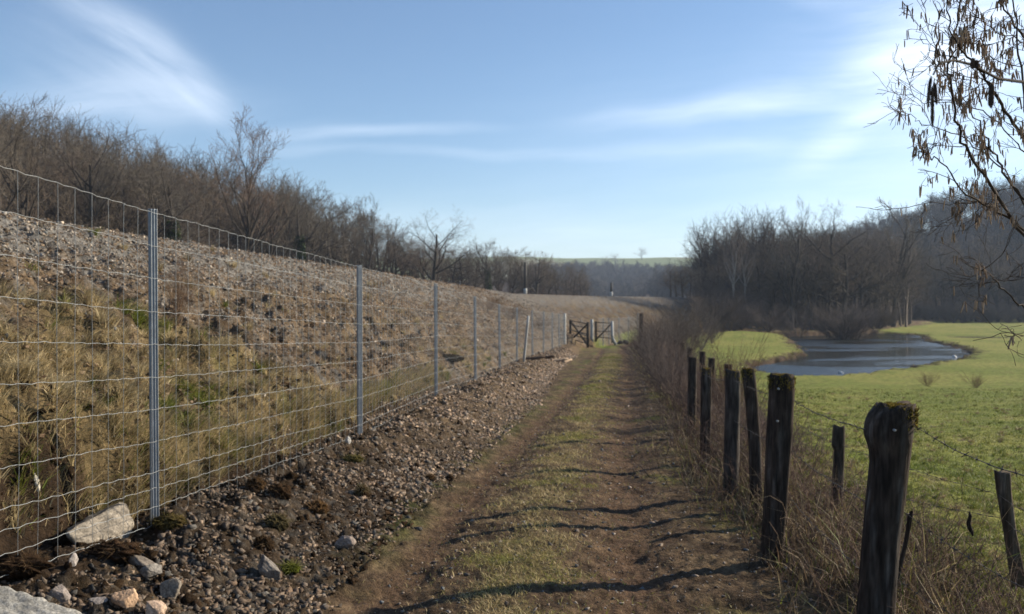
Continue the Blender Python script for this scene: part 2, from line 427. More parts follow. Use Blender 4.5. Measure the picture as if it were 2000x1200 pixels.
# ------------------------------------------------------------------ ground sheet
SOIL = np.array([.090, .060, .036]); DRYSOIL = np.array([.19, .132, .076]); PEAT_SHADE = np.array([.040, .026, .016])  # dark peat; also the tone for shade painted into hollows
STRAW = np.array([.25, .185, .095]); GREEN = np.array([.085, .115, .022]); BALL = np.array([.185, .175, .158])
LEAF = np.array([.22, .155, .095]); MEADOW = np.array([.150, .175, .034]); MEADOW2 = np.array([.225, .220, .055])
WOODFL = np.array([.105, .075, .05])
def mixc(a, b, t): return a + (b - a) * np.asarray(t)[..., None]
def ground_color(x, y, z, fl):
    u, yp, df, dr, yr, dw, yw = fl
    r = np.hypot(x, y)
    a = fbm(x, y, .7, 4, 11); b = fbm(x, y, 2.4, 4, 12); c = fbm(x, y, .12, 3, 13); d = fbm(x, y, 9, 3, 14)
    # meadow
    m = mixc(np.broadcast_to(MEADOW, x.shape + (3,)), MEADOW2, ss(.5 + .7 * c + .6 * a + .4 * b))
    m = mixc(m, np.array([.12, .10, .045]), ss(1.2 * b + .8 * a - .75) * .7)
    ps = poly_sd(x, y, POND) + .7 * fbm(x, y, .9, 3, 1) + .25 * fbm(x, y, 3.5, 3, 2) + .55
    m = mixc(m, PEAT_SHADE * 1.6, ss((ps + .55) / .5))
    m = mixc(m, PEAT_SHADE * 1.2, ss(3 * np.exp(-((x - 49) / 3.4) ** 2 - ((y - 91) / 3.4) ** 2) + .5 * b - .8))
    # path
    soil = mixc(np.broadcast_to(SOIL, x.shape + (3,)), DRYSOIL, ss(.40 + .9 * b + .9 * d))
    soil = mixc(soil, STRAW * .6, ss(.5 * a + .6 * b + .9 * fbm(x, y, 16, 2, 15) - .1) * .6)
    mid = np.exp(-((u + .46 + .12 * a) / .28) ** 2) + .55 * np.exp(-((u - 1.0 + .2 * a) / .3) ** 2)
    rutc = np.exp(-((u + 1.12) / .18) ** 2) + np.exp(-((u - .28) / .3) ** 2)
    soil = mixc(soil, np.array([.135, .082, .050]), np.clip(rutc, 0, 1) * .75)
    gp = ss(1.2 * mid + .55 * b + .5 * a - .35 + ss((yp - 18) / 22) * (.75 - 1.1 * np.clip(rutc, 0, 1)))
    pg = mixc(np.broadcast_to(STRAW * .70, x.shape + (3,)), np.array([.15, .155, .035]), ss(.25 + .9 * a + .5 * d))
    p = mixc(soil, pg, gp * .85)
    # rubble berm
    rb = mixc(soil * .5, BALL * .36, ss(.20 + .9 * d)); rb = mixc(rb, PEAT_SHADE, ss(.9 * b + .9 * a + .1))  # soil darkened to paint in the shade between the stones
    rb = mixc(rb, DRYSOIL * .9, ss((yp - 6) / 10) * .6)
    edge = ss((-u - UB(yp) + .02 + .15 * b) / .22)
    col = mixc(p, rb, edge)
    eg = np.exp(-((u + 1.42 + .2 * b) / .14) ** 2) * ss(.4 + a)
    col = mixc(col, GREEN * .9, eg * .5)
    right = ss((u - 1.15 + .15 * b) / .3)
    verge = mixc(np.broadcast_to(SOIL * .95, x.shape + (3,)), STRAW * .7, ss(.4 + .9 * b))
    col = mixc(col, verge, right)
    col = mixc(col, m, ss((u - 2.1 + .3 * b) / .8))
    # embankment
    dfn = np.maximum(df - .12, 0)
    t = dfn / (dfn + np.maximum(-dr, 0) + 1e-6)
    grass = mixc(np.broadcast_to(STRAW * .72, x.shape + (3,)), GREEN * 1.0, ss(1.5 * a + .6 * b - .30) * .8)
    grass = mixc(grass, PEAT_SHADE * 1.4, ss(-1.6 * fbm(x, y, 3.2, 3, 43) - .1) * .85)  # dark patches between tufts paint in the shade of hollows
    litter = mixc(np.broadcast_to(LEAF * .72, x.shape + (3,)), BALL * .85, ss(.30 + 1.1 * d + .5 * b))
    litter = mixc(litter, SOIL * .75, ss(1.4 * b + .7 * a - .15 + .5 * (1 - t)))
    litter = litter * (1 - .28 * ss((yp - 35) / 40))[..., None]
    litter = mixc(litter, STRAW * .75, ss(1.4 * a + .4 * c + .1) * ss((yp - 8) / 16) * .5)
    e = mixc(grass, litter, ss((t - .40 - .22 * a + .72 * ss((yp - 8) / 4.5)) / .18))
    e = mixc(e, PEAT_SHADE, (1 - ss((dfn - np.interp(yp, [4.6, 6.2], [.42, .20]) - .1 * b) / .12)) * (1 - ss((yp - 12) / 10)))  # bare peat scarp face, its dark band also painting the cavity shade
    e = mixc(e, BALL * 1.05, ss((t - .58 + .15 * b) / .2) * .85 * (1 - .5 * ss((yp - 30) / 30)))
    col = mixc(col, e, ((df > .12) & (dr < 0)).astype(float))
    col = mixc(col, BALL * .9, ss(dr / .4) * (1 - ss((dr - 8) / 2)))
    bk = mixc(np.broadcast_to(WOODFL, x.shape + (3,)), LEAF * .55, ss(.5 + b + a))
    col = mixc(col, bk, ss((dr - 9) / 2))
    gm = np.exp(-((x - 11.5) / 4.5) ** 2 - ((y - 80) / 13) ** 2) + .9 * np.exp(-((x - 6.6) / .9) ** 2 - ((y - 60) / 4) ** 2)
    col = mixc(col, MEADOW, ss(1.6 * gm + .4 * b - .3) * (1 - np.exp(-((u - .3) / .5) ** 2) * .8) * (df < .5))
    # distant ground
    hillr = 47 * np.exp(-((x - 235) / 115) ** 2 - ((y - 335) / 125) ** 2) - 2.5
    wm = ss((hillr + .4) / 1.2) * ss((y - 170) / 40) * (dr < 0)
    col = mixc(col, WOODFL * .8, wm)
    f1 = ss((r - 380) / 60)
    col = mixc(col, WOODFL * .8, f1)
    f2 = ss((r - 830 - 60 * c) / 30)
    fld = mixc(np.broadcast_to(np.array([.20, .23, .08]), x.shape + (3,)), np.array([.26, .24, .13]), (fbm(x, y, .006, 1, 20) > .1).astype(float))
    col = mixc(col, fld, f2)
    tr = np.exp(-(np.clip(np.abs(u) - 1.3, 0, 9) / .5) ** 2) * (1 - ss((yp - 30) / 30))
    col = col * (1 - .16 * tr)[..., None]
    return np.clip(col, .005, 1)

def build_ground():
    ang = np.concatenate([np.arange(-40, 40.001, .125), np.arange(42, 319, 2.5)])
    ang = np.radians(ang)
    r = [0.5]
    while r[-1] < 30: r.append(r[-1] * 1.0085)
    while r[-1] < 130: r.append(r[-1] * 1.0115)
    while r[-1] < 2600: r.append(r[-1] * 1.02)
    r = np.array(r)
    A, RR = np.meshgrid(ang, r)
    X, Y = RR * np.sin(A), RR * np.cos(A)
    fl = fields(X, Y)
    Z = height(X, Y, fl)
    u = fl[0]; near = 1 - ss((RR - 12) / 14)
    rough = fbm(X, Y, 14, 2, 31) * .018 * near
    rough = rough * np.where(u < -1.4, 1.8, np.where(u > 2, .8, .7))
    Z = Z + rough
    col = ground_color(X, Y, Z, fl)
    nr, na = X.shape
    Vv = np.stack([X, Y, Z], -1).reshape(-1, 3)
    idx = np.arange(nr * na).reshape(nr, na)
    nx = np.roll(idx, -1, axis=1)
    q = np.stack([idx[:-1], nx[:-1], nx[1:], idx[1:]], -1).reshape(-1, 4)
    Vv = np.vstack([Vv, [0, 0, float(height(np.array([0.]), np.array([0.]))[0])]])
    cen = np.stack([nx[0], idx[0], np.full(na, nr * na)], -1)
    cc = np.vstack([col.reshape(-1, 3), [SOIL]])
    o = mk('ground', Vv, [q[:, ::-1], cen[:, ::-1]], M_ground, col=cc, smooth=True)
    tag(o, kind='structure')
build_ground()
def gz(x, y):
    return height(np.atleast_1d(np.asarray(x, float)), np.atleast_1d(np.asarray(y, float)))
def g1(x, y): return float(gz(x, y)[0])

# pond water
def build_water():
    m = bpy.data.materials.new('pond water'); m.use_nodes = True
    n, l = m.node_tree.nodes, m.node_tree.links; b = n['Principled BSDF']
    b.inputs['Base Color'].default_value = (.018, .020, .016, 1); b.inputs['IOR'].default_value = 1.33
    b.inputs['Specular IOR Level'].default_value = .6
    tcn = N(n, 'ShaderNodeTexCoord'); mp = N(n, 'ShaderNodeMapping'); l.new(tcn.outputs['Object'], mp.inputs['Vector'])
    mp.inputs['Scale'].default_value = (.5, 1.6, 1)
    t = N(n, 'ShaderNodeTexNoise'); t.inputs['Scale'].default_value = 2.2; t.inputs['Detail'].default_value = 4
    l.new(mp.outputs[0], t.inputs['Vector'])
    mp2 = N(n, 'ShaderNodeMapping'); l.new(tcn.outputs['Object'], mp2.inputs['Vector']); mp2.inputs['Scale'].default_value = (.12, .26, 1)
    t2 = N(n, 'ShaderNodeTexNoise'); t2.inputs['Scale'].default_value = 1; t2.inputs['Detail'].default_value = 3; l.new(mp2.outputs[0], t2.inputs['Vector'])
    mr = N(n, 'ShaderNodeMapRange', interpolation_type='SMOOTHSTEP'); mr.inputs['From Min'].default_value = .44; mr.inputs['From Max'].default_value = .58
    mr.inputs['To Min'].default_value = .22; mr.inputs['To Max'].default_value = .95
    l.new(t2.outputs['Fac'], mr.inputs['Value'])
    bp = N(n, 'ShaderNodeBump'); bp.inputs['Distance'].default_value = .12; l.new(mr.outputs[0], bp.inputs['Strength'])
    l.new(t.outputs['Fac'], bp.inputs['Height']); l.new(bp.outputs[0], b.inputs['Normal'])
    r = N(n, 'ShaderNodeMapRange'); r.inputs['To Min'].default_value = .06; r.inputs['To Max'].default_value = .25
    l.new(mr.outputs[0], r.inputs['Value']); l.new(r.outputs[0], b.inputs['Roughness'])
    P = np.array(POND); c = P.mean(0)
    D = P - c; L = np.linalg.norm(D, axis=1, keepdims=True); Q = P + D / L * 2.4
    Vv = np.column_stack([Q, np.full(len(Q), WATER_Z)])
    o = mk('pond_water', Vv, [np.arange(len(Q))[None]], m)
    bm = bmesh.new(); bm.from_mesh(o.data); bmesh.ops.triangulate(bm, faces=bm.faces[:]); bm.normal_update()
    for f in bm.faces:
        if f.normal.z < 0: f.normal_flip()
    bm.to_mesh(o.data); bm.free()
    tag(o, kind='structure')
build_water()

# ------------------------------------------------------------------ rocks
def ico(sub):
    bm = bmesh.new(); bmesh.ops.create_icosphere(bm, subdivisions=sub, radius=1)
    V = np.array([v.co[:] for v in bm.verts]); Fc = np.array([[v.index for v in f.verts] for f in bm.faces]); bm.free()
    return V, Fc
ICO1, ICO2, ICO4 = ico(1), ico(3), ico(5)
def rock_shape(tpl, rg, planes=9, rough=0.0):
    V, Fc = tpl
    n = rg.normal(size=(planes, 3)); n /= np.linalg.norm(n, axis=1, keepdims=True)
    d = rg.uniform(.55, .9, planes)
    dn = V / np.linalg.norm(V, axis=1, keepdims=True)
    dot = dn @ n.T
    rr = np.where(dot > .05, d / np.maximum(dot, .05), 9).min(1)
    rr = np.minimum(rr, 1.25)
    W = dn * rr[:, None]
    if rough:
        W = W * (1 + rough * fbm(dn[:, 0] * 3 + dn[:, 2] * 2, dn[:, 1] * 3 - dn[:, 2], 1.3, 3, int(rg.integers(50))))[:, None]
    return W
def hull_rock(rg, n=11):
    p = rg.normal(size=(n, 3)); p /= np.linalg.norm(p, axis=1, keepdims=True); p *= rg.uniform(.6, 1.15, (n, 1))
    bm = bmesh.new()
    for q in p: bm.verts.new(q)
    bmesh.ops.convex_hull(bm, input=bm.verts[:]); bmesh.ops.recalc_face_normals(bm, faces=bm.faces[:])
    bm.verts.index_update()
    V = np.array([v.co[:] for v in bm.verts]); Fc = np.array([[v.index for v in f.verts] for f in bm.faces]); bm.free()
    return V, Fc
HULLS = [hull_rock(rng, int(rng.integers(7, 11))) for _ in range(20)]
def scatter_rocks(x, y, z, size, col, flat=.7):
    kk = rng.integers(0, len(HULLS), len(x)); parts_ = []
    for q in range(len(HULLS)):
        m = kk == q; n = int(m.sum())
        if not n: continue
        T, Fc = HULLS[q]
        T = T[None] * (size[m][:, None] * rng.uniform(.5, 1.55, (n, 3)) * [1, 1, flat])[:, None, :]
        a = rng.uniform(0, 2 * np.pi, n); tl = rng.normal(0, .5, n)
        ca, sa, ct, st = np.cos(a)[:, None], np.sin(a)[:, None], np.cos(tl)[:, None], np.sin(tl)[:, None]
        X = T[..., 0]; Yv = T[..., 1] * ct - T[..., 2] * st; Z = T[..., 1] * st + T[..., 2] * ct
        V = np.stack([X * ca - Yv * sa + x[m][:, None], X * sa + Yv * ca + y[m][:, None], Z + z[m][:, None]], -1)
        nv = T.shape[1]
        parts_.append((V.reshape(-1, 3), [(Fc[None] + (np.arange(n) * nv)[:, None, None]).reshape(-1, 3)], np.repeat(col[m], nv, axis=0)))
    return join(parts_)
def stone_colors(n, warm=.5):
    b = rng.uniform(.45, 1.35, n)[:, None]
    a = np.array([[.26, .235, .21]]); c = np.array([[.24, .17, .12]]); g = np.array([[.17, .18, .185]])
    w = rng.random(n)[:, None]
    base = np.where(w < warm, a * (1 - w) + c * w, np.where(w < .85, a, g))
    hi = (rng.random(n) < .05)[:, None]
    return np.clip(np.where(hi, [[.5, .42, .34]], base * b), .02, .8)
def colmix_(n, a, b):
    t = rng.random((n, 1)); return (np.array(a) * (1 - t) + np.array(b) * t) * rng.uniform(.7, 1.3, (n, 1))
def by_log(n, a, b): return np.exp(rng.uniform(np.log(a), np.log(b), n))
def normal_path(Y, u):
    """point at signed offset u (right +) from the path centre at forward position Y"""
    x = ip(PATH, Y); s = (ip(PATH, Y + .5) - ip(PATH, Y - .5))
    L = np.hypot(1, s)
    return x + u / L, Y - u * s / L
def keep(mask, *a): return [q[mask] for q in a]

def hit(px, py, y0=2.2, y1=160):
    Ys = np.exp(np.linspace(np.log(y0), np.log(y1), 900)); xs = (px - 1000) / F * Ys; zs = EYE - (py - 600) / F * Ys
    g = gz(xs, Ys); i = int(np.argmax(zs < g)); return float(xs[i]), float(Ys[i]), float(g[i])
# rubble on the berm
n = 62000
Y = by_log(n, 2.6, 45); u = rng.uniform(-3.35, -1.3, n)
x, y = normal_path(Y, u)
fl = fields(x, y); z = height(x, y, fl)
cl = fbm(x, y, 1.3, 3, 41)
d = rng.random(n) < np.clip(.75 + .9 * cl + .5 * ss((Y - 6) / 6), .06, 1) * (1 - .75 * ss((u + 1.6) / .25)) * (u < -UB(Y) + .2 * fbm(x, y, 2.4, 2, 12))
x, y, z, Y, cl = keep(d & (fl[2] < .25), x, y, z, Y, cl)
n = len(x)
size = np.clip(rng.lognormal(np.log(.0105), .55, n) * (1 + .9 * np.clip(fbm(x, y, .9, 2, 47), -.4, 1)), .004, .026) * (1 + .04 * Y)
V1, F1, C1 = scatter_rocks(x, y, z - size * .05, size, stone_colors(n, .7) * (.85 + .55 * ss((Y - 5) / 8))[:, None])
o = mk('rubble', V1, F1, M_stone, col=C1 * np.array([.66, .57, .48]) * np.repeat(1, 1)); tag(o, 'loose grey and brown rubble along the foot of the wire fence', 'rubble', kind='stuff')
n = 16000
Y = by_log(n, 2.6, 30); u = rng.uniform(-3.75, -1.35, n); x, y = normal_path(Y, u); z = gz(x, y); cl = fbm(x, y, 1.6, 3, 48) + .5 * (u < -3.2)
x, y, z, Y = keep(rng.random(n) < np.clip(.3 + 1.2 * cl, .03, 1) * (u < -UB(Y)) * (1 - .75 * ss((Y - 6) / 6)), x, y, z, Y); n = len(x)
size = np.clip(rng.lognormal(np.log(.014), .6, n), .006, .05) * (1 + .03 * Y)
V1, F1, C1 = scatter_rocks(x, y, z, size, colmix_(n, (.055, .034, .02), (.03, .02, .012)))
o = mk('peat_crumbs', V1, F1, M_clod, col=C1); tag(o, 'dark crumbs of peat and earth among the rubble', 'earth', kind='stuff')
# ballast on the upper embankment
n = 80000
Y = by_log(n, 5.5, 75); t = np.where(rng.random(n) < .75, rng.uniform(.34, 1.04, n), rng.uniform(.03, .5, n))
fx, cx = ip(FENCE, Y), ip(CREST, Y)
x = fx + (cx - fx) * t; y = Y
fl = fields(x, y); z = height(x, y, fl)
cl = fbm(x, y, .8, 3, 42)
pr = np.clip(ss((t - .50) / .25) * 1.4 + .85 * cl + .15 + .35 * ss((Y - 8) / 5), .02, 1)
k_ = rng.random(n) < pr
x, y, z, Y, t = keep(k_, x, y, z, Y, t); n = len(x)
size = np.clip(rng.lognormal(np.log(.0125), .42, n), .007, .035) * (1 + .015 * Y)
V1, F1, C1 = scatter_rocks(x, y, z + size * .2, size, stone_colors(n, .45), .8)
o = mk('ballast', V1, F1, M_stone, col=C1 * np.array([1.04, 1.02, .97])); tag(o, 'grey railway ballast spilled over the top of the embankment', 'ballast', kind='stuff')
# small stones on the path
n = 6500
Y = by_log(n, 3.5, 30); u = rng.uniform(-1.2, 1.5, n); x, y = normal_path(Y, u); z = gz(x, y)
size = np.clip(rng.lognormal(np.log(.007), .5, n), .003, .03) * (1 + .03 * Y)
V1, F1, C1 = scatter_rocks(x, y, z + size * .1, size, stone_colors(n, .8) * .8, .6)
o = mk('path_gravel', V1, F1, M_stone, col=C1); tag(o, 'small stones scattered on the earth track', 'gravel', kind='stuff')

def at(px, py, Yd): return np.array([(px - 1000) / F * Yd, Yd, EYE - (py - 600) / F * Yd])
# single stones one can point to: name, photo px (centre), radius px, flattening, colour, label
def place_rock(px, py, rad, Yd, dims, col, label, cat='stone', tilt=(0, 0, 0), seed=1, name='stone', fixed=None, group=None, rough=.05):
    rg = np.random.default_rng(seed)
    W = rock_shape(ICO4, rg, 13, rough) * np.array(dims)
    x, Yd, z = hit(px, py + dims[2] * .5 * F / Yd); z += dims[2] * .42
    if fixed: x, Yd, z = fixed
    nz_ = fbm(W[:, 0] * 9, W[:, 1] * 9 + W[:, 2] * 7, 1, 3, seed)
    c = np.clip(np.array(col)[None] * (1 + .35 * nz_[:, None]), .01, 1)
    o = mk(name, W, [ICO4[1]], M_stone, col=c)
    o.location = (x, Yd, z); o.rotation_euler = tuple(R(a) for a in tilt)
    return tag(o, label, cat, group)
def g_at(px, Yd): return (px - 1000) / F * Yd
def boulder():
    out = [(130, 1042), (150, 1028), (196, 1012), (232, 984), (248, 988), (258, 1020), (264, 1060), (244, 1076), (200, 1078), (150, 1072)]
    fr = []
    for px, py in out:
        Yd = 5.16 + (px - 130) / 130 * .40 + (1076 - py) / 90 * .10
        fr.append(at(px, py, Yd))
    fr = np.array(fr); bk = fr * [1, 1, .96] + [-.10, .22, -.02]
    P = np.vstack([fr, fr.mean(0) + [.015, -.02, .01], bk]); c = P.mean(0)
    bm = bmesh.new()
    for p in P: bm.verts.new(p - c)
    r_ = bmesh.ops.convex_hull(bm, input=bm.verts[:]); bmesh.ops.delete(bm, geom=[v for v in bm.verts if not v.link_faces], context='VERTS')
    bmesh.ops.recalc_face_normals(bm, faces=bm.faces[:])
    bmesh.ops.subdivide_edges(bm, edges=bm.edges[:], cuts=9, use_grid_fill=True); bmesh.ops.triangulate(bm, faces=bm.faces[:])
    bm.verts.index_update(); bm.normal_update()
    V = np.array([v.co[:] for v in bm.verts]); Nn = np.array([v.normal[:] for v in bm.verts]); Fc = np.array([[v.index for v in f.verts] for f in bm.faces]); bm.free()
    nn = fbm(V[:, 0] * 14, V[:, 2] * 14 + V[:, 1] * 9, 1, 4, 3); V = V + Nn * (.014 * nn + .010 * fbm(V[:, 0] * 5, V[:, 2] * 5, 1, 2, 9))[:, None]
    n2 = fbm(V[:, 0] * 30, V[:, 2] * 30 + V[:, 1] * 20, 1, 3, 6)
    o = mk('boulder', V, [Fc], M_stone, col=np.clip(np.array([.225, .195, .155]) * (1 + .45 * nn + .35 * n2)[:, None], .02, 1)); o.location = tuple(c)
    tag(o, 'large pale angular boulder lying behind the wire fence left of the first steel post', 'stone')
place_rock(40, 1215, 0, 3.75, (.30, .19, .11), (.30, .285, .25), 'broad grey slab of rock in the bottom left corner', tilt=(0, 14, -12), seed=9, name='boulder', rough=.1)
place_rock(250, 1172, 0, 3.98, (.062, .05, .052), (.45, .30, .19), 'orange tinted stone at the bottom edge, second from the grey slab', tilt=(0, 20, 30), seed=13)
place_rock(300, 1192, 0, 3.90, (.045, .05, .075), (.50, .36, .26), 'narrow pale pink stone standing on end at the bottom edge', tilt=(10, -20, 0), seed=14)
place_rock(332, 1152, 0, 4.05, (.075, .06, .062), (.20, .17, .135), 'brown three-sided stone right of the orange stone', tilt=(10, 10, 60), seed=15)
place_rock(298, 1112, 0, 4.22, (.052, .05, .04), (.21, .19, .165), 'grey rounded stone above the brown three-sided stone', tilt=(0, 0, 10), seed=16)
place_rock(272, 1098, 0, 4.30, (.13, .05, .03), (.15, .125, .10), 'long flat dark stone below the pale boulder', tilt=(0, 22, -10), seed=17)
place_rock(115, 1160, 0, 3.98, (.055, .05, .055), (.20, .17, .15), 'grey brown stone just above the grey slab', tilt=(0, -30, 20), seed=18)
place_rock(190, 1180, 0, 3.90, (.04, .04, .028), (.23, .20, .18), 'small smooth stone between grey slab and orange stone', tilt=(0, 0, 0), seed=19)
place_rock(141, 1100, 0, 4.25, (.022, .03, .05), (.38, .34, .31), 'small whitish hooked stone under the lowest fence wire', tilt=(0, 10, 0), seed=20)
place_rock(72, 962, 0, 4.9, (.025, .02, .06), (.48, .44, .36), 'thin white stone wedged in the dark hollow at the left edge', tilt=(0, -14, 0), seed=21)
place_rock(525, 1112, 0, 4.55, (.055, .05, .1), (.20, .175, .15), 'upright slanting grey stone in the rubble beside mossy turf', tilt=(0, -30, 0), seed=22)
place_rock(673, 1060, 0, 4.95, (.07, .06, .052), (.25, .20, .165), 'lumpy brown stone at the edge of the track', tilt=(0, 0, 20), seed=23)
place_rock(680, 862, 0, 9.6, (.035, .03, .05), (.5, .47, .42), 'small white stone at the foot of the second steel post', tilt=(0, 0, 20), seed=24)

boulder()
# turf and peat clods
def clod(px, py, Yd, dims, col, label, seed, grass=None):
    rg = np.random.default_rng(seed)
    x = (px - 1000) / F * Yd
    dn = ICO4[0]
    W = dn * (1 + .30 * fbm(dn[:, 0] * 2 + seed, dn[:, 1] * 2 + dn[:, 2] * 2, 1.1, 4, seed % 9))[:, None] * np.array(dims)
    c = np.clip(np.array(col) * (1 + .5 * fbm(W[:, 0] * 25, W[:, 1] * 25 + W[:, 2] * 22, 1, 3, 3))[:, None], .008, 1)
    x, Yd, z = hit(px, py + dims[2] * .6 * F / Yd); z += dims[2] * .35
    root = empty('turf_clod', (x, Yd, z), label, 'turf clod', 'overturned clods of turf on the rubble')
    mk('soil', W, [ICO4[1]], M_clod, root, col=c)
    if Yd > 14: return
    k = 260
    p = rg.normal(size=(k, 3)); p[:, 2] = np.abs(p[:, 2]) * .7 ; p /= np.linalg.norm(p, axis=1, keepdims=True)
    p0 = p * dims * .95; dirv = p * .5 + rg.normal(0, .5, (k, 3)); dirv[:, 2] -= .1
    L = rg.uniform(.02, .06, k)[:, None]
    Vb, Fb = tubes(p0, p0 + dirv * L, .0014, .0004, 3)
    gc = np.array(grass if grass is not None else (.12, .075, .035))
    mk('roots', Vb, [Fb], M_blade, root, col=np.repeat(gc * rg.uniform(.5, 1.5, (k, 1)), 6, axis=0))
clod(330, 1022, 5.45, (.10, .07, .05), (.075, .055, .022), 'mossy clod at the foot of the first steel post', 51, (.15, .12, .03))
clod(500, 945, 6.3, (.065, .06, .07), (.06, .036, .018), 'brown clod highest in the row of three right of the first post', 52)
clod(545, 960, 6.05, (.085, .06, .07), (.05, .03, .017), 'broad dark brown clod in the middle of the row of three', 53)
clod(620, 990, 5.8, (.075, .06, .06), (.085, .05, .022), 'rusty brown rounded clod lowest in the row of three', 54, (.2, .11, .045))
clod(708, 960, 6.4, (.05, .05, .055), (.05, .03, .015), 'dark clod with straw on top near the track edge', 55, (.22, .18, .09))
clod(840, 933, 7.2, (.045, .05, .035), (.075, .042, .018), 'small rusty clod right where rubble meets the track', 56)
clod(540, 1020, 5.25, (.075, .06, .06), (.05, .04, .02), 'tufted clod of dry grass above the slanting grey stone', 57, (.22, .18, .08))
clod(515, 1062, 4.85, (.06, .05, .055), (.04, .024, .013), 'dark peaty clod below the tufted grass clod', 58)
clod(565, 1112, 4.6, (.06, .05, .03), (.07, .08, .012), 'flat yellow green mossy clod by the slanting stone', 59, (.16, .17, .03))
clod(690, 897, 8.4, (.09, .07, .04), (.085, .07, .025), 'flat mossy clod below the second steel post', 60, (.2, .17, .05))
clod(225, 1075, 4.45, (.14, .08, .055), (.045, .027, .016), 'wide clod of dark fibrous peat below the pale boulder', 61)
clod(30, 1110, 4.2, (.15, .10, .06), (.04, .025, .015), 'dark heap of peat at the left edge above the grey slab', 62)
clod(880, 700, 19.5, (.28, .2, .09), (.04, .028, .016), 'dark lump standing in for a shaded recess behind the third steel post', 63)  # dark lump put here for the shade of a recess in the scarp

# ------------------------------------------------------------------ grass and stalks
def blades(x, y, z, h, w, col, lean=.5, dirv=None, seed=0):
    n = len(x); a = rng.uniform(0, 2 * np.pi, n)
    la = rng.uniform(0, 2 * np.pi, n) if dirv is None else dirv + rng.normal(0, .7, n)
    ln = np.abs(rng.normal(lean, .3, n))
    dx, dy = np.cos(la) * ln, np.sin(la) * ln
    wx, wy = np.cos(a) * w / 2, np.sin(a) * w / 2
    zz = np.zeros(n)
    def P(f, wf, s):
        up = h * f * (1 - .32 * np.minimum(ln, 1.6) * f)
        return np.stack([x + dx * h * f ** 1.7 + s * wx * wf, y + dy * h * f ** 1.7 + s * wy * wf, z + up - .004], -1)
    V = np.stack([P(0, 1, -1), P(0, 1, 1), P(.5, .8, -1), P(.5, .8, 1), P(1, 0, 0)], 1).reshape(-1, 3)
    b = np.arange(n)[:, None] * 5
    q = b + np.array([[0, 1, 3, 2]]); t = b + np.array([[2, 3, 4]])
    return V, [q, t], np.repeat(col, 5, axis=0)
def colmix(n, a, b, t, var=.3):
    t = np.clip(t, 0, 1)[:, None]
    return np.clip((np.array(a) * (1 - t) + np.array(b) * t) * rng.uniform(1 - var, 1 + var, (n, 1)), .005, 1)
PALE = (.60, .49, .30); STR = (.38, .30, .155); GRN = (.11, .145, .025); YG = (.21, .215, .04); BRN = (.13, .085, .05)
# embankment grass
parts = []
n = 95000
Y = by_log(n, 4.2, 38); t = rng.beta(1.0, 1.9, n)
fx, cx = ip(FENCE, Y), ip(CREST, Y)
of = np.interp(Y, [4.6, 6.2], [.60, .26]); x = fx - of + (cx - fx + of) * t; y = Y
a_ = fbm(x, y, .7, 4, 11); b_ = fbm(x, y, 2.4, 4, 12); cl = fbm(x, y, 3.2, 3, 43)
thr = .60 + .25 * a_ - .66 * ss((Y - 8) / 4.5)
pr = np.clip((thr - t) / .2, .04, 1) * np.clip(.35 + 1.9 * cl, .02, 1)
m_ = rng.random(n) < pr
x, y, t, Y, a_, b_, cl = keep(m_, x, y, t, Y, a_, b_, cl); n = len(x); z = gz(x, y)
green = (1.5 * a_ + .6 * b_ - .30) * 1.3 + rng.normal(0, .2, n)
c = colmix(n, STR, YG, green, .4)
pl = rng.random(n) < .22; c[pl] = colmix(pl.sum(), PALE, STR, rng.random(pl.sum()))
h = np.clip(rng.lognormal(np.log(.06), .45, n), .02, .25) * (1 + .012 * Y) * (1 + .7 * np.clip(cl, -.5, 1)); w = rng.uniform(.002, .005, n) * (1 + .12 * Y)
parts.append(blades(x, y, z, h, w, c, .9, np.full(n, -.3)))
# long overhanging tufts on the lip of the scarp
n = 16000
Y = by_log(n, 4.0, 17); fx = ip(FENCE, Y); cl = fbm(Y, Y * 0, 2.6, 3, 44)
x = fx - np.interp(Y, [4.6, 6.2], [.58, .24]) - .26 * rng.random(n) - .08 * cl; y = Y + rng.normal(0, .03, n)
m_ = rng.random(n) < np.clip(.4 + 1.6 * cl, .05, 1); x, y, Y, cl = keep(m_, x, y, Y, cl); n = len(x); z = gz(x, y)
c = colmix(n, STR, PALE, rng.random(n) * .6, .35); gm = rng.random(n) < .22; c[gm] = colmix(gm.sum(), GRN, YG, rng.random(gm.sum()))
h = rng.uniform(.10, .30, n) * np.interp(Y, [5, 6.2], [.45, 1]); w = rng.uniform(.002, .0045, n) * (1 + .08 * Y)
V_, F_, C_ = blades(x, y, z + .01, h, w, c, 1.35, np.full(n, -.2))
parts.append((V_, F_, C_))
# tufts: blades fan out of one root and droop down the slope
def tufts(n, xs, ys, kb, hh, colf, lean=.9, dirv=-.3, wid=(.003, .006)):
    cnt = rng.integers(kb[0], kb[1], n); idx = np.repeat(np.arange(n), cnt); N_ = len(idx)
    rad = np.abs(rng.normal(0, .028, N_)); an = rng.uniform(0, 6.28, N_)
    x = xs[idx] + np.cos(an) * rad; y = ys[idx] + np.sin(an) * rad; z = gz(x, y)
    hs = rng.uniform(.7, 1.4, n)[idx]
    h = rng.uniform(hh[0], hh[1], N_) * hs * (1 + .01 * y); w = rng.uniform(wid[0], wid[1], N_) * (1 + .08 * y)
    dv = np.where(rng.random(N_) < .6, dirv, an)
    return blades(x, y, z, h, w, colf(idx, N_), lean, dv)
n = 2600
Y = by_log(n, 4.0, 30); t = rng.beta(1.0, 1.7, n); fx, cx = ip(FENCE, Y), ip(CREST, Y); of = np.interp(Y, [4.6, 6.2], [.58, .24]); x = fx - of + (cx - fx + of) * t; y = Y
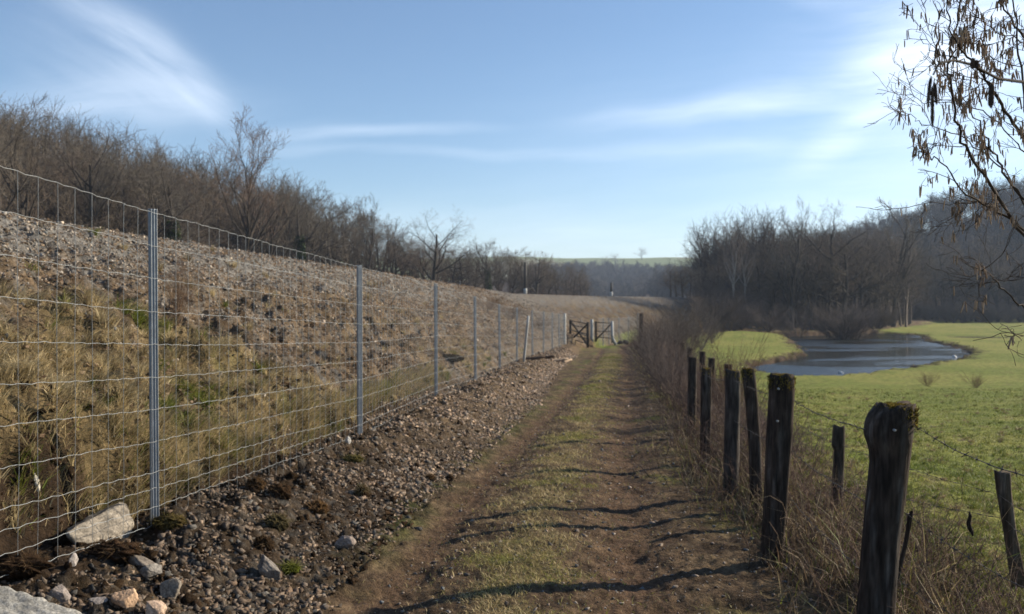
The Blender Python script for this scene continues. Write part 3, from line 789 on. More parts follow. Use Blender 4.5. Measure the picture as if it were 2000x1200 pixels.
thr = .60 + .25 * fbm(x, y, .7, 4, 11) - .62 * ss((Y - 8) / 4.5)
x, y = keep(rng.random(n) < np.clip((thr - t) / .2, .04, 1), x, y); n = len(x)
gg = rng.random(n) < .03 + .55 * ss(1.5 * fbm(x, y, .7, 4, 11) + .6 * fbm(x, y, 2.4, 4, 12) - .1)
tone = rng.uniform(.45, 1.35, n)
def tc_(idx, N_):
    c = colmix(N_, STR, PALE, rng.random(N_) * .7, .3) * tone[idx][:, None]; g = gg[idx]; c[g] = colmix(int(g.sum()), GRN, YG, rng.random(int(g.sum()))); return c
parts.append(tufts(n, x, y, (26, 60), (.06, .17), tc_))
Vv, Ff, Cc = join(parts)
o = mk('dry_grass', Vv, Ff, M_blade, col=Cc); tag(o, 'dry straw coloured grass with green patches on the embankment slope', 'grass', kind='stuff')
# leaf litter and dead stalks on the slope
n = 34000
Y = by_log(n, 5, 60); t = rng.uniform(.1, 1.0, n); fx, cx = ip(FENCE, Y), ip(CREST, Y); x = fx + (cx - fx) * t; y = Y
z = gz(x, y) + .008; s = rng.uniform(.008, .026, n) * (1 + .05 * Y)
a = rng.uniform(0, 6.28, n); tl = rng.uniform(-.5, .9, n)
ux, uy = np.cos(a) * s, np.sin(a) * s
V_ = np.stack([np.stack([x - ux, y - uy, z], -1), np.stack([x + uy * .5, y - ux * .5, z + s * tl], -1), np.stack([x + ux, y + uy, z + s * .5], -1), np.stack([x - uy * .5, y + ux * .5, z + s * .3 + s * np.abs(tl)], -1)], 1).reshape(-1, 3)
F_ = np.arange(n * 4).reshape(-1, 4)
c = colmix(n, (.34, .25, .16), (.16, .10, .06), rng.random(n), .35)
o = mk('leaf_litter', V_, [F_], M_blade, col=np.repeat(c, 4, axis=0)); tag(o, 'pale dead leaves and stalks strewn over the embankment', 'leaf litter', kind='stuff')
# dead sticks strewn
n = 1500
Y = by_log(n, 4.5, 30); t = rng.uniform(.02, .9, n); fx, cx = ip(FENCE, Y), ip(CREST, Y); x = fx + (cx - fx) * t; y = Y; z = gz(x, y) + .02
a = rng.normal(-.5, .8, n); L = rng.uniform(.05, .28, n); P0 = np.stack([x, y, z], -1)
d = np.stack([np.cos(a) * L, np.sin(a) * L, -np.cos(a) * L * .25 + rng.normal(0, .02, n)], -1)
V_, F_ = tubes(P0, P0 + d, rng.uniform(.0015, .004, n), .0012, 4)
o = mk('dead_stalks', V_, [F_], M_twig, col=np.repeat(colmix(n, (.34, .27, .18), (.12, .08, .05), rng.random(n)), 8, axis=0)); tag(o, 'dead stalks and twigs lying on the embankment', 'stalks', kind='stuff')
# path turf
parts = []
n = 95000
Y = by_log(n, 3.8, 45); u = np.where(rng.random(n) < .7, rng.normal(-.46, .36, n), rng.uniform(-1.3, 1.6, n)); x, y = normal_path(Y, u)
a_ = fbm(x, y, .7, 4, 11); b_ = fbm(x, y, 2.4, 4, 12)
mid = np.exp(-((u + .46 + .12 * a_) / .34) ** 2) + .5 * np.exp(-((u - 1.0 + .2 * a_) / .3) ** 2) - .6 * np.exp(-((u - .28) / .25) ** 2) - .5 * np.exp(-((u + 1.12) / .18) ** 2)
pr = np.clip(1.1 * mid + 1.1 * b_ + .5 * a_ - .22 + .5 * ss((Y - 18) / 22), .10, 1); m_ = rng.random(n) < pr
x, y, Y, u, a_, b_ = keep(m_, x, y, Y, u, a_, b_); n = len(x); z = gz(x, y)
c = colmix(n, STR, YG, .25 + 1.0 * a_ + rng.normal(0, .35, n), .4); h = rng.uniform(.012, .045, n) * (1 + .02 * Y); w = rng.uniform(.002, .0045, n) * (1 + .12 * Y)
parts.append(blades(x, y, z, h, w, c, 1.0))
Vv, Ff, Cc = join(parts)
o = mk('track_turf', Vv, Ff, M_blade, col=Cc); tag(o, 'short trodden grass along the middle of the earth track', 'grass', kind='stuff')
# meadow grass
n = 150000
Y = by_log(n, 3.4, 30); xm = np.maximum(ip(PATH, Y) + 1.9, 0); x = xm + (Y * .66 + 1.2 - xm) * rng.random(n); y = Y
a_ = fbm(x, y, .7, 4, 11); cl = fbm(x, y, 4, 3, 45)
m_ = (poly_sd(x, y, POND) < -.3) & (rng.random(n) < np.clip(.6 + .7 * cl, .1, 1)); x, y, Y, a_, cl = keep(m_, x, y, Y, a_, cl); n = len(x); z = gz(x, y)
c = colmix(n, (.105, .14, .024), (.25, .24, .065), .35 + .5 * a_ + rng.normal(0, .3, n), .35)
b2_ = fbm(x, y, 2.4, 4, 12); mk_ = (1.2 * b2_ + .8 * a_ - .75 + rng.normal(0, .15, n)) > .25; c[mk_] = colmix(int(mk_.sum()), (.22, .17, .08), (.13, .11, .045), rng.random(int(mk_.sum())))
h = rng.uniform(.02, .05, n) * (1 + .6 * np.clip(cl, -.3, 1)) * (1 + .01 * Y); w = rng.uniform(.0025, .005, n) * (1 + .11 * Y)
V_, F_, C_ = blades(x, y, z, h, w, c, .8)
n = 900; Yt = by_log(n, 4, 28); xm = ip(PATH, Yt) + 2.1; xt = xm + (Yt * .66 + 1 - xm) * rng.random(n); kk_ = poly_sd(xt, Yt, POND) < -.5; xt, Yt = xt[kk_], Yt[kk_]; n = len(xt)
gg2 = rng.random(n) < .55
def tm_(idx, N_):
    c = colmix(N_, STR, BRN, rng.random(N_), .3); g = gg2[idx]; c[g] = colmix(int(g.sum()), (.07, .10, .02), YG, rng.random(int(g.sum()))); return c
T_ = tufts(n, xt, Yt, (12, 34), (.025, .075), tm_, .9, 0.)
V_, F_, C_ = join([(V_, F_, C_), T_])
o = mk('meadow_grass', V_, F_, M_blade, col=C_); tag(o, 'short bright green grass of the meadow beside the old fence', 'grass', kind='stuff')
# verge: dry grass and bramble stems along the old fence
parts = []
n = 32000
Y = by_log(n, 2.6, 50); u = rng.normal(1.66, .24, n) - .26 * ss((Y - 6) / 3); x, y = normal_path(Y, u); z = gz(x, y); cl = fbm(x, y, 2.2, 3, 46)
m_ = rng.random(n) < np.clip(.5 + 1.1 * cl, .08, 1); x, y, z, Y, u, cl = keep(m_, x, y, z, Y, u, cl); n = len(x)
c = colmix(n, (.20, .145, .085), BRN, rng.random(n), .4); gm = rng.random(n) < .18; c[gm] = colmix(gm.sum(), GRN, YG, rng.random(gm.sum())); pl = rng.random(n) < .12; c[pl] = colmix(pl.sum(), PALE, STR, rng.random(pl.sum()))
h = np.clip(rng.lognormal(np.log(.15), .5, n), .04, .5); w = rng.uniform(.002, .005, n) * (1 + .10 * Y)
parts.append(blades(x, y, z, h, w, c, .7))
Vv, Ff, Cc = join(parts)
o = mk('verge_grass', Vv, Ff, M_blade, col=Cc); tag(o, 'tangled dry grass growing under the old post fence', 'grass', kind='stuff')
def stems(n, Yr, uc, us, hr, rad, col_a, col_b, segs=5, droop=.6, hfun=None, farw=.05):
    Y = by_log(n, *Yr); u = rng.normal(uc, us, n) - (.32 * ss((Y - 6) / 3) if uc < 2.4 else 0); x, y = normal_path(Y, u); z = gz(x, y)
    L = rng.uniform(hr[0], hr[1], n) * (hfun(Y) if hfun else 1)
    a = rng.uniform(0, 6.28, n); el = rng.uniform(.5, 1.5, n)
    d = np.stack([np.cos(a) * np.cos(el), np.sin(a) * np.cos(el), np.sin(el)], -1)
    P = np.stack([x, y, z], -1); r0 = rad * rng.uniform(.6, 1.4, n) * (1 + farw * Y)
    P0s, P1s, R0s, R1s = [], [], [], []
    for i in range(segs):
        Q = P + d * (L / segs)[:, None]
        P0s.append(P); P1s.append(Q); R0s.append(r0 * (1 - .75 * i / segs)); R1s.append(r0 * (1 - .75 * (i + 1) / segs))
        d = d + rng.normal(0, .22, d.shape); d[:, 2] -= droop / segs * rng.uniform(.3, 1.4, n); d /= np.linalg.norm(d, axis=1, keepdims=True)
        # side twig
        if 0 < i < segs:
            k = rng.random(n) < .7; dd = d[k] + rng.normal(0, .7, (k.sum(), 3)); dd /= np.linalg.norm(dd, axis=1, keepdims=True)
            P0s.append(Q[k]); P1s.append(Q[k] + dd * (L[k] * rng.uniform(.1, .3, k.sum()))[:, None]); R0s.append(r0[k] * .5); R1s.append(r0[k] * .2)
        P = Q
    P0s, P1s, R0s, R1s = map(np.concatenate, (P0s, P1s, R0s, R1s))
    V_, F_ = tubes(P0s, P1s, R0s, R1s, 3)
    c = colmix(len(P0s), col_a, col_b, rng.random(len(P0s)), .35)
    return V_, [F_], np.repeat(c, 6, axis=0)
hf = lambda Y: np.interp(Y, [2, 6, 9, 14, 22, 34, 60], [.5, .60, .80, 1.0, 1.25, 1.6, 2.0])
parts = [stems(4200, (3.2, 60), 1.85, .30, (.22, .75), .0022, (.13, .085, .065), (.075, .045, .04), hfun=hf),
         stems(2900, (9, 70), 2.05, .40, (.35, .85), .0025, (.16, .12, .10), (.07, .05, .045), droop=.3, hfun=hf, farw=.035),
         stems(500, (3.0, 14), 1.75, .3, (.2, .6), .0016, (.33, .25, .16), (.18, .12, .08), droop=.9),
         stems(230, (3.2, 8), 2.75, .55, (.2, .5), .0015, (.16, .12, .08), (.09, .06, .045), droop=.5)]
Vv, Ff, Cc = join(parts)
o = mk('bramble_thicket', Vv, Ff, M_twig, col=Cc); tag(o, 'leafless purple brown brambles tangled along the old fence', 'brambles', kind='stuff')

# withered rushes on the muddy margin of the pond
P_ = np.array(POND + [POND[0]]); seg = np.linalg.norm(np.diff(P_, axis=0), axis=1); cs = np.concatenate([[0], np.cumsum(seg)])
q = rng.uniform(0, cs[-1], 1100); xr_ = np.interp(q, cs, P_[:, 0]) + rng.normal(0, .5, 1100); yr_ = np.interp(q, cs, P_[:, 1]) + rng.normal(0, .6, 1100)
kk_ = (gz(xr_, yr_) > WATER_Z - .06) & (fbm(xr_, yr_, .25, 2, 50) > -.15); xr_, yr_ = xr_[kk_], yr_[kk_]
V_, F_, C_ = tufts(len(xr_), xr_, yr_, (8, 22), (.02, .06), lambda idx, N_: colmix(N_, (.20, .15, .07), (.14, .15, .04), rng.random(N_), .4), .6, 0.)
o = mk('rushes', V_, F_, M_blade, col=C_); tag(o, 'low withered rushes along the muddy edge of the pond', 'rushes', kind='stuff')

# ------------------------------------------------------------------ new wire fence
def post_profile():
    w, d = .052, .040
    pts = [(-w / 2, -d / 2)]
    xs = np.linspace(-w / 2, w / 2, 13)
    pts = [(xx, -d / 2 + (.006 if i % 4 in (1, 2) else 0)) for i, xx in enumerate(xs)]
    pts += [(w / 2, d / 2), (w / 2 - .004, d / 2), (w / 2 - .004, -d / 2 + .012), (-w / 2 + .004, -d / 2 + .012), (-w / 2 + .004, d / 2), (-w / 2, d / 2)]
    return np.array(pts)
def extrude(prof, z0, z1):
    n = len(prof); V_ = np.vstack([np.column_stack([prof, np.full(n, z0)]), np.column_stack([prof, np.full(n, z1)])])
    i = np.arange(n); j = (i + 1) % n
    return V_, np.stack([i, j, j + n, i + n], -1)
def post_mesh(H, sink=.35):
    pr = post_profile()
    V_, q = extrude(pr, -sink, H)
    parts_ = [(V_, [q], (0, 0, 0))]
    cap = box(0, 0.002, H - .006, .054, .040, .012); parts_.append((cap[0], [cap[1]], (0, 0, 0)))
    Vv, Ff, _ = join(parts_); return Vv, Ff
fence = empty('wire_fence', (-2.34, 5.7, g1(-2.34, 5.7)), 'new galvanised wire mesh fence on steel posts between embankment and track', 'fence')
def fpt(Y): return float(ip(FENCE, Y)), Y
POSTS = [(-2.96, 1.1)] + [p for p in FENCE if 5 < p[1] < 54]
FO = np.array(fence.location)
fang = lambda Y: math.atan2(float(ip(FENCE, Y + 1) - ip(FENCE, Y - 1)), 2)
def base_z(Y):     # measured height of the mesh foot
    return float(np.interp(Y, [0, 4.3, 5.7, 10, 14.9, 19.5, 24.3, 34, 53, 60, 80], [.42, .34, .26, .10, .02, -.14, -.30, -.50, -.82, -.85, -.9]))
pm = None
for (fx_, fy_) in POSTS:
    if pm is None:
        Vp, Fp = post_mesh(2.03, .45); pm = mk('fence_post', Vp, Fp, M_galv, fence); o = pm
    else:
        o = pm.copy(); COL.objects.link(o); o.parent = fence
    o.location = (fx_ - FO[0], fy_ - FO[1], base_z(fy_) - FO[2]); o.rotation_euler = (random.uniform(-.008, .008), random.uniform(-.008, .008), R(30))
for Yb in (62.5, 65, 70, 76, 83):
    o = pm.copy(); COL.objects.link(o); o.parent = fence
    o.location = (float(ip(FENCE, Yb)) - FO[0], Yb - FO[1], g1(float(ip(FENCE, Yb)), Yb) - FO[2]); o.rotation_euler = (0, 0, R(20))
HW = [2.0, 1.785, 1.57, 1.355, 1.14, .93, .725, .515, .315, .205, .09, -.02]
def wire_mesh(Y0, Y1, name, zf):
    ch_h, ch_v = [], []
    step = .05
    ys = np.arange(Y0, Y1, step)
    xs = np.interp(ys, [p[1] for p in FENCE], [p[0] for p in FENCE]); zb = np.array([zf(v) for v in ys])
    thick = .0013 * (1 + .015 * ys)
    for k, h in enumerate(HW):
        wob = .0032 * np.sin(ys / .15 * 2 * np.pi + k) + .006 * fbm(ys, ys * 0 + k, 1.1, 2, 7) + .004 * fbm(ys, ys * 0 + k * 3, 6, 2, 8)
        sid = .012 * fbm(ys, ys * 0 + k, .7, 2, 9)
        P = np.column_stack([xs + .028 + sid, ys, zb + h + wob * (1.4 if k > 7 else 1)]) - FO
        ch_h.append((P, thick * (1.15 if k in (0, 11) else 1)))
    yv = np.arange(Y0, Y1, .152)
    for i, v in enumerate(yv):
        xv = float(ip(FENCE, v)); z0 = zf(v); hs = np.array(HW[::-1])
        yy = v + .012 * fbm(hs * 2 + i * .37, hs * 0 + i * .9, .9, 2, 5) + .02 * fbm(np.array([v]), np.array([0.]), .5, 1, 4)
        P = np.column_stack([np.full(len(hs), xv + .0295), yy, z0 + hs + .006 * np.sin(yy / .15 * 2 * np.pi)]) - FO
        ch_v.append((P, np.full(len(hs), .0016 * (1 + .012 * v))))
    a = chain_tubes(ch_h, 4); b = chain_tubes(ch_v, 3)
    Vv, Ff, _ = join([(a[0], [a[1]], (0, 0, 0)), (b[0], [b[1]], (0, 0, 0))])
    mk(name, Vv, Ff, M_wire, fence, smooth=True)
wire_mesh(1.2, 53.0, 'wire_netting', base_z)
wire_mesh(60.5, 84.0, 'wire_netting', lambda v: g1(float(ip(FENCE, v)), v))
# pale leaning prop
def pole(name, p0, p1, r0, r1, mat, label, cat, n=10, group=None, col=None):
    P = np.linspace(p0, p1, 6); rr = np.linspace(r0, r1, 6)
    V_, F_ = smooth_tube(P - P[0], rr, n)
    o = mk(name, V_, F_, mat, col=col); o.location = tuple(p0); return tag(o, label, cat, group)
pole('leaning_stake', at(1022, 716, 28.5), at(1032, 618, 28.4), .045, .04, M_paint, 'whitish stake leaning right against the wire fence', 'stake')
pole('fence_end_post', at(1103, 686, 53.4), at(1103, 612, 53.4), .09, .08, M_paint, 'stout pale end post of the wire fence beside the wooden gate', 'post')

# ------------------------------------------------------------------ wooden gates
GC = (.045, .038, .032)
def gate(p0, p1, h, label, style):
    p0 = np.array(p0, float); p1 = np.array(p1, float); o0 = p0.copy(); a = np.zeros(3); b = p1 - p0; U_ = np.array([0, 0, 1.])
    root = empty('wooden_gate', tuple(o0), label, 'gate', 'field gates at the end of the wire fence')
    L = lambda s, t: b * s + U_ * t * h
    fr = [beam(L(0, -.05), L(0, 1.0), .14, .12), beam(L(1, -.05), L(1, 1.05), .14, .12)]
    for v, f in fr: mk('stile', v, [f], M_gate, root, col=GC)
    for k, t in enumerate((.14, .34, .55, .78, .97) if style == 0 else (.2, .5, .95)):
        v, f = beam(L(.02, t), L(.98, t + random.uniform(-.03, .03)), .09, .04); mk('rail', v, [f], M_gate, root, col=np.array(GC) * random.uniform(.8, 1.7))
    br = [beam(L(.03, .95) + [0, -.05, 0], L(.97, .08) + [0, -.05, 0], .12, .04), beam(L(.03, .08) + [0, -.09, 0], L(.97, .95) + [0, -.09, 0], .12, .04)]
    for v, f in (br if style == 0 else br[1:]): mk('brace', v, [f], M_gate, root, col=np.array(GC) * .8)
gate(at(1114, 668, 57.5), at(1148, 677, 54.5), 1.45, 'dark wooden gate with crossed braces beside the pale end post', 0)
gate(at(1164, 666, 60.5), at(1196, 668, 59.5), 1.35, 'dark wooden gate with one diagonal brace, farther along the track', 1)
pole('gate_post', at(1156, 668, 60.2), at(1156, 624, 60.2), .11, .10, M_paint, 'pale post between the two wooden gates', 'post')
V_, F_ = smooth_tube(np.array([[.25, 0, -.2], [.12, 0, .0], [.0, 0, .3], [-.02, 0, 1.4]]), [.12, .11, .1, .09], 8)
o = mk('gate_post', V_, F_, M_paint); o.location = tuple(at(1196, 668, 59.0)); tag(o, 'pale post with a kicked out foot right of the far gate', 'post')
def rough_post(name, sections, Yd, label, mat=M_wood, col=(.046, .034, .026), group='old wooden posts beside the track', sink=.25, moss=0, seed=0, n=22):
    """sections: list of (photo y, left px, right px), top first; becomes a rounded split post of real thickness"""
    rg = np.random.default_rng(seed)
    s = sorted(sections, key=lambda q: -q[0])
    zs = np.array([EYE - (q[0] - 600) / F * Yd for q in s]); cx = np.array([((q[1] + q[2]) / 2 - 1000) / F * Yd for q in s]); hw = np.array([(q[2] - q[1]) / 2 / F * Yd for q in s])
    g = g1(cx[0], Yd)
    zz = np.linspace(zs[0], zs[-1], 44)
    cc = np.interp(zz, zs, cx); ww = np.interp(zz, zs, hw)
    lo = min(g, zs[0]) - sink
    k = max(2, int((zs[0] - lo) / .06))
    sl = (cx[1] - cx[0]) / (zs[1] - zs[0])
    ez = np.linspace(lo, zs[0], k, endpoint=False)
    zz = np.concatenate([ez, zz]); cc = np.concatenate([cx[0] + (ez - zs[0]) * sl, cc]); ww = np.concatenate([np.full(k, hw[0]), ww])
    th = np.arange(n) * 2 * np.pi / n
    Z, T = np.meshgrid(zz, th, indexing='ij')
    groove = 1 + .05 * fbm(np.cos(T) * 3 + seed, np.sin(T) * 3 + Z * .6, 1.2, 3, seed % 7) + .035 * np.sin(T * 5 + seed) + .02 * fbm(T * 4, Z * 9, 1, 2, 3)
    sq = 1 / np.maximum(np.abs(np.cos(T)), np.abs(np.sin(T))) ** .35
    rx = ww[:, None] * groove * sq * .93; ry = rx * .85
    Xp = cc[:, None] + np.cos(T) * rx; Yp = Yd + np.sin(T) * ry
    topn = (Z > zz[-1] - .01) * .02 * fbm(Xp * 20, Yp * 20, 1, 2, seed % 5)
    base = np.array([cc[0], Yd, g])
    Vv = np.stack([Xp, Yp, Z + topn], -1).reshape(-1, 3)
    nr = len(zz); i, j = np.meshgrid(np.arange(nr - 1), np.arange(n), indexing='ij'); j2 = (j + 1) % n
    q = np.stack([i * n + j, i * n + j2, (i + 1) * n + j2, (i + 1) * n + j], -1).reshape(-1, 4)
    top = np.array([cc[-1], Yd, zz[-1] - .012]); Vv = np.vstack([Vv, top]) - base
    t = np.array([[(nr - 1) * n + jj, (nr - 1) * n + (jj + 1) % n, nr * n] for jj in range(n)])
    gr_ = fbm(Vv[:, 0] * 34 + seed, Vv[:, 2] * 2.2 + Vv[:, 1] * 34, 1, 4, 4)
    C_ = np.clip(mixc(np.broadcast_to(np.array(col), Vv.shape), np.array([.12, .108, .094]), ss(gr_ * 1.1 - .1) * .7) * (1 + .45 * fbm(Vv[:, 0] * 12, Vv[:, 2] * 6, 1, 3, seed % 6))[:, None], .008, 1)
    root = empty(name, tuple(base), label, 'post', group)
    mk('shaft', Vv, [q, t], mat, root, col=C_, smooth=True)
    if moss:
        k = int(moss)
        a = rg.uniform(0, 6.28, k); rr = np.sqrt(rg.random(k)) * 1.08
        w = ww[-1]
        P0 = np.column_stack([cc[-1] + np.cos(a) * rr * w, Yd + np.sin(a) * rr * w * .85, zz[-1] - .015 - np.clip(rr - .8, 0, 1) * rg.random(k) * .35]) - base
        d = rg.normal(0, .6, (k, 3)); d[:, 2] = np.abs(d[:, 2]) + .5; d /= np.linalg.norm(d, axis=1, keepdims=True)
        Vb, Fb = tubes(P0, P0 + d * rg.uniform(.008, .024, k)[:, None], .0032, .001, 3)
        cm = np.clip(np.array([.17, .13, .028]) * rg.uniform(.4, 1.6, (k, 1)) * np.array([1, 1, 1]), .01, 1)
        mk('moss', Vb, [Fb], M_moss, root, col=np.repeat(cm, 6, axis=0))
    return root
POST1 = rough_post('wooden_post', [(790, 1713, 1787), (806, 1698, 1787), (825, 1689, 1785), (850, 1687, 1781), (880, 1697, 1778), (905, 1699, 1775), (960, 1693, 1769), (1050, 1684, 1757), (1200, 1672, 1747)], 3.8, 'thickest mossy post at the right, its head bulging to the left', moss=2200, seed=3, n=30)
POST2 = rough_post('wooden_post', [(732, 1502, 1551), (760, 1501, 1552), (850, 1496, 1548), (950, 1492, 1540), (1050, 1487, 1532)], 5.7, 'tall dark post with flat mossy top and two holes, behind the thickest post', moss=1300, seed=5)
rough_post('wooden_post', [(720, 1449, 1474), (740, 1450, 1477), (800, 1457, 1482), (880, 1462, 1488), (960, 1464, 1490)], 7.3, 'slender post leaning left at its top with an orange mossy head', moss=600, seed=7, sink=.3)
rough_post('wooden_post', [(723, 1416, 1447), (800, 1415, 1446), (940, 1412, 1443)], 7.9, 'straight grey post just left of the slender leaning post', col=(.06, .05, .042), moss=250, seed=9)
rough_post('wooden_post', [(719, 1370, 1390), (740, 1368, 1391), (890, 1367, 1388)], 9.8, 'dark narrow post half hidden in the brambles', moss=250, seed=11)
rough_post('wooden_post', [(698, 1344, 1362), (830, 1342, 1360)], 12.0, 'darkest far post swallowed by the bramble thicket', seed=13)
rough_post('wooden_post', [(833, 1627, 1650), (850, 1626, 1651), (872, 1624, 1650), (880, 1629, 1650), (940, 1625, 1648), (1006, 1623, 1646)], 7.0, 'short thin post with splintered top out in the meadow edge', col=(.06, .048, .036), seed=15)
rough_post('wooden_post', [(920, 1942, 1972), (960, 1946, 1974), (1040, 1960, 1984), (1110, 1970, 1998), (1180, 1981, 2012)], 4.9, 'short post leaning left at the right edge of the meadow', col=(.10, .075, .052), seed=17)
rough_post('gate_post', [(612, 1249, 1257), (650, 1248, 1257), (687, 1247, 1257)], 46, 'lone dark gatepost on the right side of the track', group='posts around the gates', seed=19, n=12)
rough_post('wooden_post', [(1003, 1774, 1784), (1060, 1765, 1774), (1130, 1748, 1757)], 3.95, 'thin dark stick leaning right behind the thickest post', seed=21, n=8, sink=.1)
for k, (Yq, uq, hq) in enumerate([(14.2, 1.85, .85), (16.6, 1.8, .85), (19.2, 1.85, .9), (22.4, 1.8, .9), (26, 1.85, .95), (30.5, 1.9, .95)]):
    xq, yq = normal_path(np.array([Yq]), np.array([uq])); xq, yq = float(xq[0]), float(yq[0]); gq = g1(xq, yq)
    cpx = 1000 + xq / yq * F; w_ = .07 / yq * F
    rough_post('wooden_post', [(600 - (gq + hq - EYE) / yq * F, cpx - w_, cpx + w_), (600 - (gq - EYE) / yq * F, cpx - w_ * .9, cpx + w_ * .9)], yq, ['nearest', 'second nearest', 'third nearest', 'fourth nearest', 'fifth nearest', 'farthest'][k] + ' of the short posts sunk in the brambles beyond the open posts', seed=30 + k, n=12)
# pale discs coloured as light showing through holes in the two nearest mossy posts
def hole_light(root, px, py, Yd, r=.008):
    P = at(px, py, Yd) - np.array(root.location)
    V_, F_ = smooth_tube(np.array([[0, .012, 0], [0, 0, 0], [0, -.005, 0]]), [r, r, r * .7], 8)
    o = mk('hole_light', V_, F_, M_paint, root); o.location = tuple(P)
hole_light(POST1, 1748, 841, 3.70, .006); hole_light(POST2, 1521, 760, 5.60, .0075); hole_light(POST2, 1519, 823, 5.60, .007)
# barbed wire
def barbed(points, label, barb=.11, sag=.02, r=.0018):
    P = []
    pts = [np.array(p, float) for p in points]
    for a, b in zip(pts[:-1], pts[1:]):
        k = max(4, int(np.linalg.norm(b - a) / .05)); t = np.linspace(0, 1, k, endpoint=False)[:, None]
        q = a + (b - a) * t; q[:, 2] -= (4 * sag * t * (1 - t))[:, 0] ; P.append(q)
    P = np.concatenate(P + [pts[-1][None]]); P[:, 2] += .006 * fbm(P[:, 1] * 3, P[:, 0] * 3, 1, 2, 2)
    o0 = P[0].copy(); P = P - o0
    ch = [(P, np.full(len(P), r))]
    s = np.concatenate([[0], np.cumsum(np.linalg.norm(np.diff(P, axis=0), axis=1))])
    rg = np.random.default_rng(len(P))
    for v in np.arange(.05, s[-1], barb):
        c = np.array([np.interp(v, s, P[:, i]) for i in range(3)])
        for _ in range(2):
            d = rg.normal(size=3); d /= np.linalg.norm(d); ch.append((np.array([c - d * .017, c + d * .017]), np.array([.0016, .0010])))
        ch.append((np.array([c - (P[-1] - P[0]) / s[-1] * .007, c + (P[-1] - P[0]) / s[-1] * .007]), np.array([.0034, .0034])))
    V_, F_ = chain_tubes(ch, 4); o = mk('barbed_wire', V_, [F_], M_barb, smooth=True); o.location = tuple(o0)
    return tag(o, label, 'barbed wire', 'strands of the old barbed wire fence')
A0 = at(1786, 833, 3.8)
barbed([at(1380, 735, 9.8), at(1432, 742, 7.9), at(1549, 782, 5.7), at(1690, 838, 3.8), A0, at(2003, 931, 2.7), np.array([1.35, 1.6, 1.10])], 'top barbed strand running over the mossy posts to the right edge')
barbed([at(1432, 820, 7.9), at(1545, 880, 5.7), at(1700, 985, 3.8), at(1760, 996, 3.8), at(2003, 1150, 2.8)], 'middle barbed strand behind the thickest post', r=.0015)
barbed([at(1545, 975, 5.7), at(1690, 1120, 3.8), at(1750, 1130, 3.8), at(1900, 1215, 3.2)], 'lowest barbed strand close to the brambles', r=.0015)
barbed([at(1560, 830, 9.5), at(1640, 868, 7.0), at(1950, 965, 4.9), at(2040, 1010, 4.3)], 'upper barbed strand between the two short meadow posts', r=.0014)
barbed([at(1560, 900, 9.5), at(1638, 940, 7.0), at(1962, 1013, 4.9), at(2040, 1065, 4.3)], 'lower barbed strand between the two short meadow posts', r=.0014)
# hanging strip of bark on the wire
V_, F_ = smooth_tube(np.array([[0, 0, 0], [.006, 0, -.03], [-.004, 0, -.07], [.004, .004, -.10], [.018, 0, -.13], [.022, 0, -.15]]), [.003, .012, .014, .015, .011, .004], 7, .35)
o = mk('bark_strip', V_, F_, M_bark, col=(.03, .022, .018), smooth=True); o.location = tuple(at(1893, 999, 5.23)); tag(o, 'dark curled strip hanging from a meadow fence wire', 'bark strip')

# ------------------------------------------------------------------ bare trees
def grow(seed, H, trunk_r, levels, spread=.9, upright=.35, first=.3, kids=(10, 8, 6, 6), lean=0, tw=.010):
    rg = np.random.default_rng(seed)
    trunk, crown = [], []
    def branch(p, d, L, r, lev):
        segs = [7, 5, 4, 3, 2][lev]
        pts = [p]; rs = [r]; dd = d.copy()
        for i in range(segs):
            dd = dd + rg.normal(0, [.05, .13, .18, .22, .25][lev], 3); dd[2] += upright * .16 * (lev > 0)
            dd /= np.linalg.norm(dd)
            p = p + dd * L / segs; pts.append(p); rs.append(max(r * (1 - [.75, .8, .8, .7, .6][lev] * (i + 1) / segs), tw * .5))
        pts = np.array(pts); rs = np.array(rs)
        (trunk if lev == 0 else crown).append((pts, rs))
        if lev >= levels: return
        k = kids[lev]; k = max(2, int(k * rg.uniform(.8, 1.25)))
        for j in range(k):
            f = first + (1 - first) * (j + rg.random()) / k if lev == 0 else .2 + .8 * (j + rg.random()) / k
            f = min(f, .99); q = f * segs; i = int(q); w = q - i
            P = pts[i] * (1 - w) + pts[i + 1] * w; t = pts[i + 1] - pts[i]; t /= np.linalg.norm(t)
            a = rg.uniform(0, 6.28); n_ = np.cross(t, [math.cos(a), math.sin(a), .3]); n_ /= np.linalg.norm(n_)
            sp = spread * rg.uniform(.6, 1.2)
            nd = t * math.cos(sp) + n_ * math.sin(sp)
            rr = (rs[i] * (1 - w) + rs[i + 1] * w) * rg.uniform(.5, .75)
            LL = L * ([.52, .55, .55, .55][lev]) * (1.15 - .5 * f) * rg.uniform(.7, 1.2)
            branch(P, nd, LL, max(rr, tw), lev + 1)
    branch(np.zeros(3), np.array([lean, 0, 1.]) / math.hypot(1, lean), H * .86, trunk_r, 0)
    return trunk, crown
TREE_MESH = {}
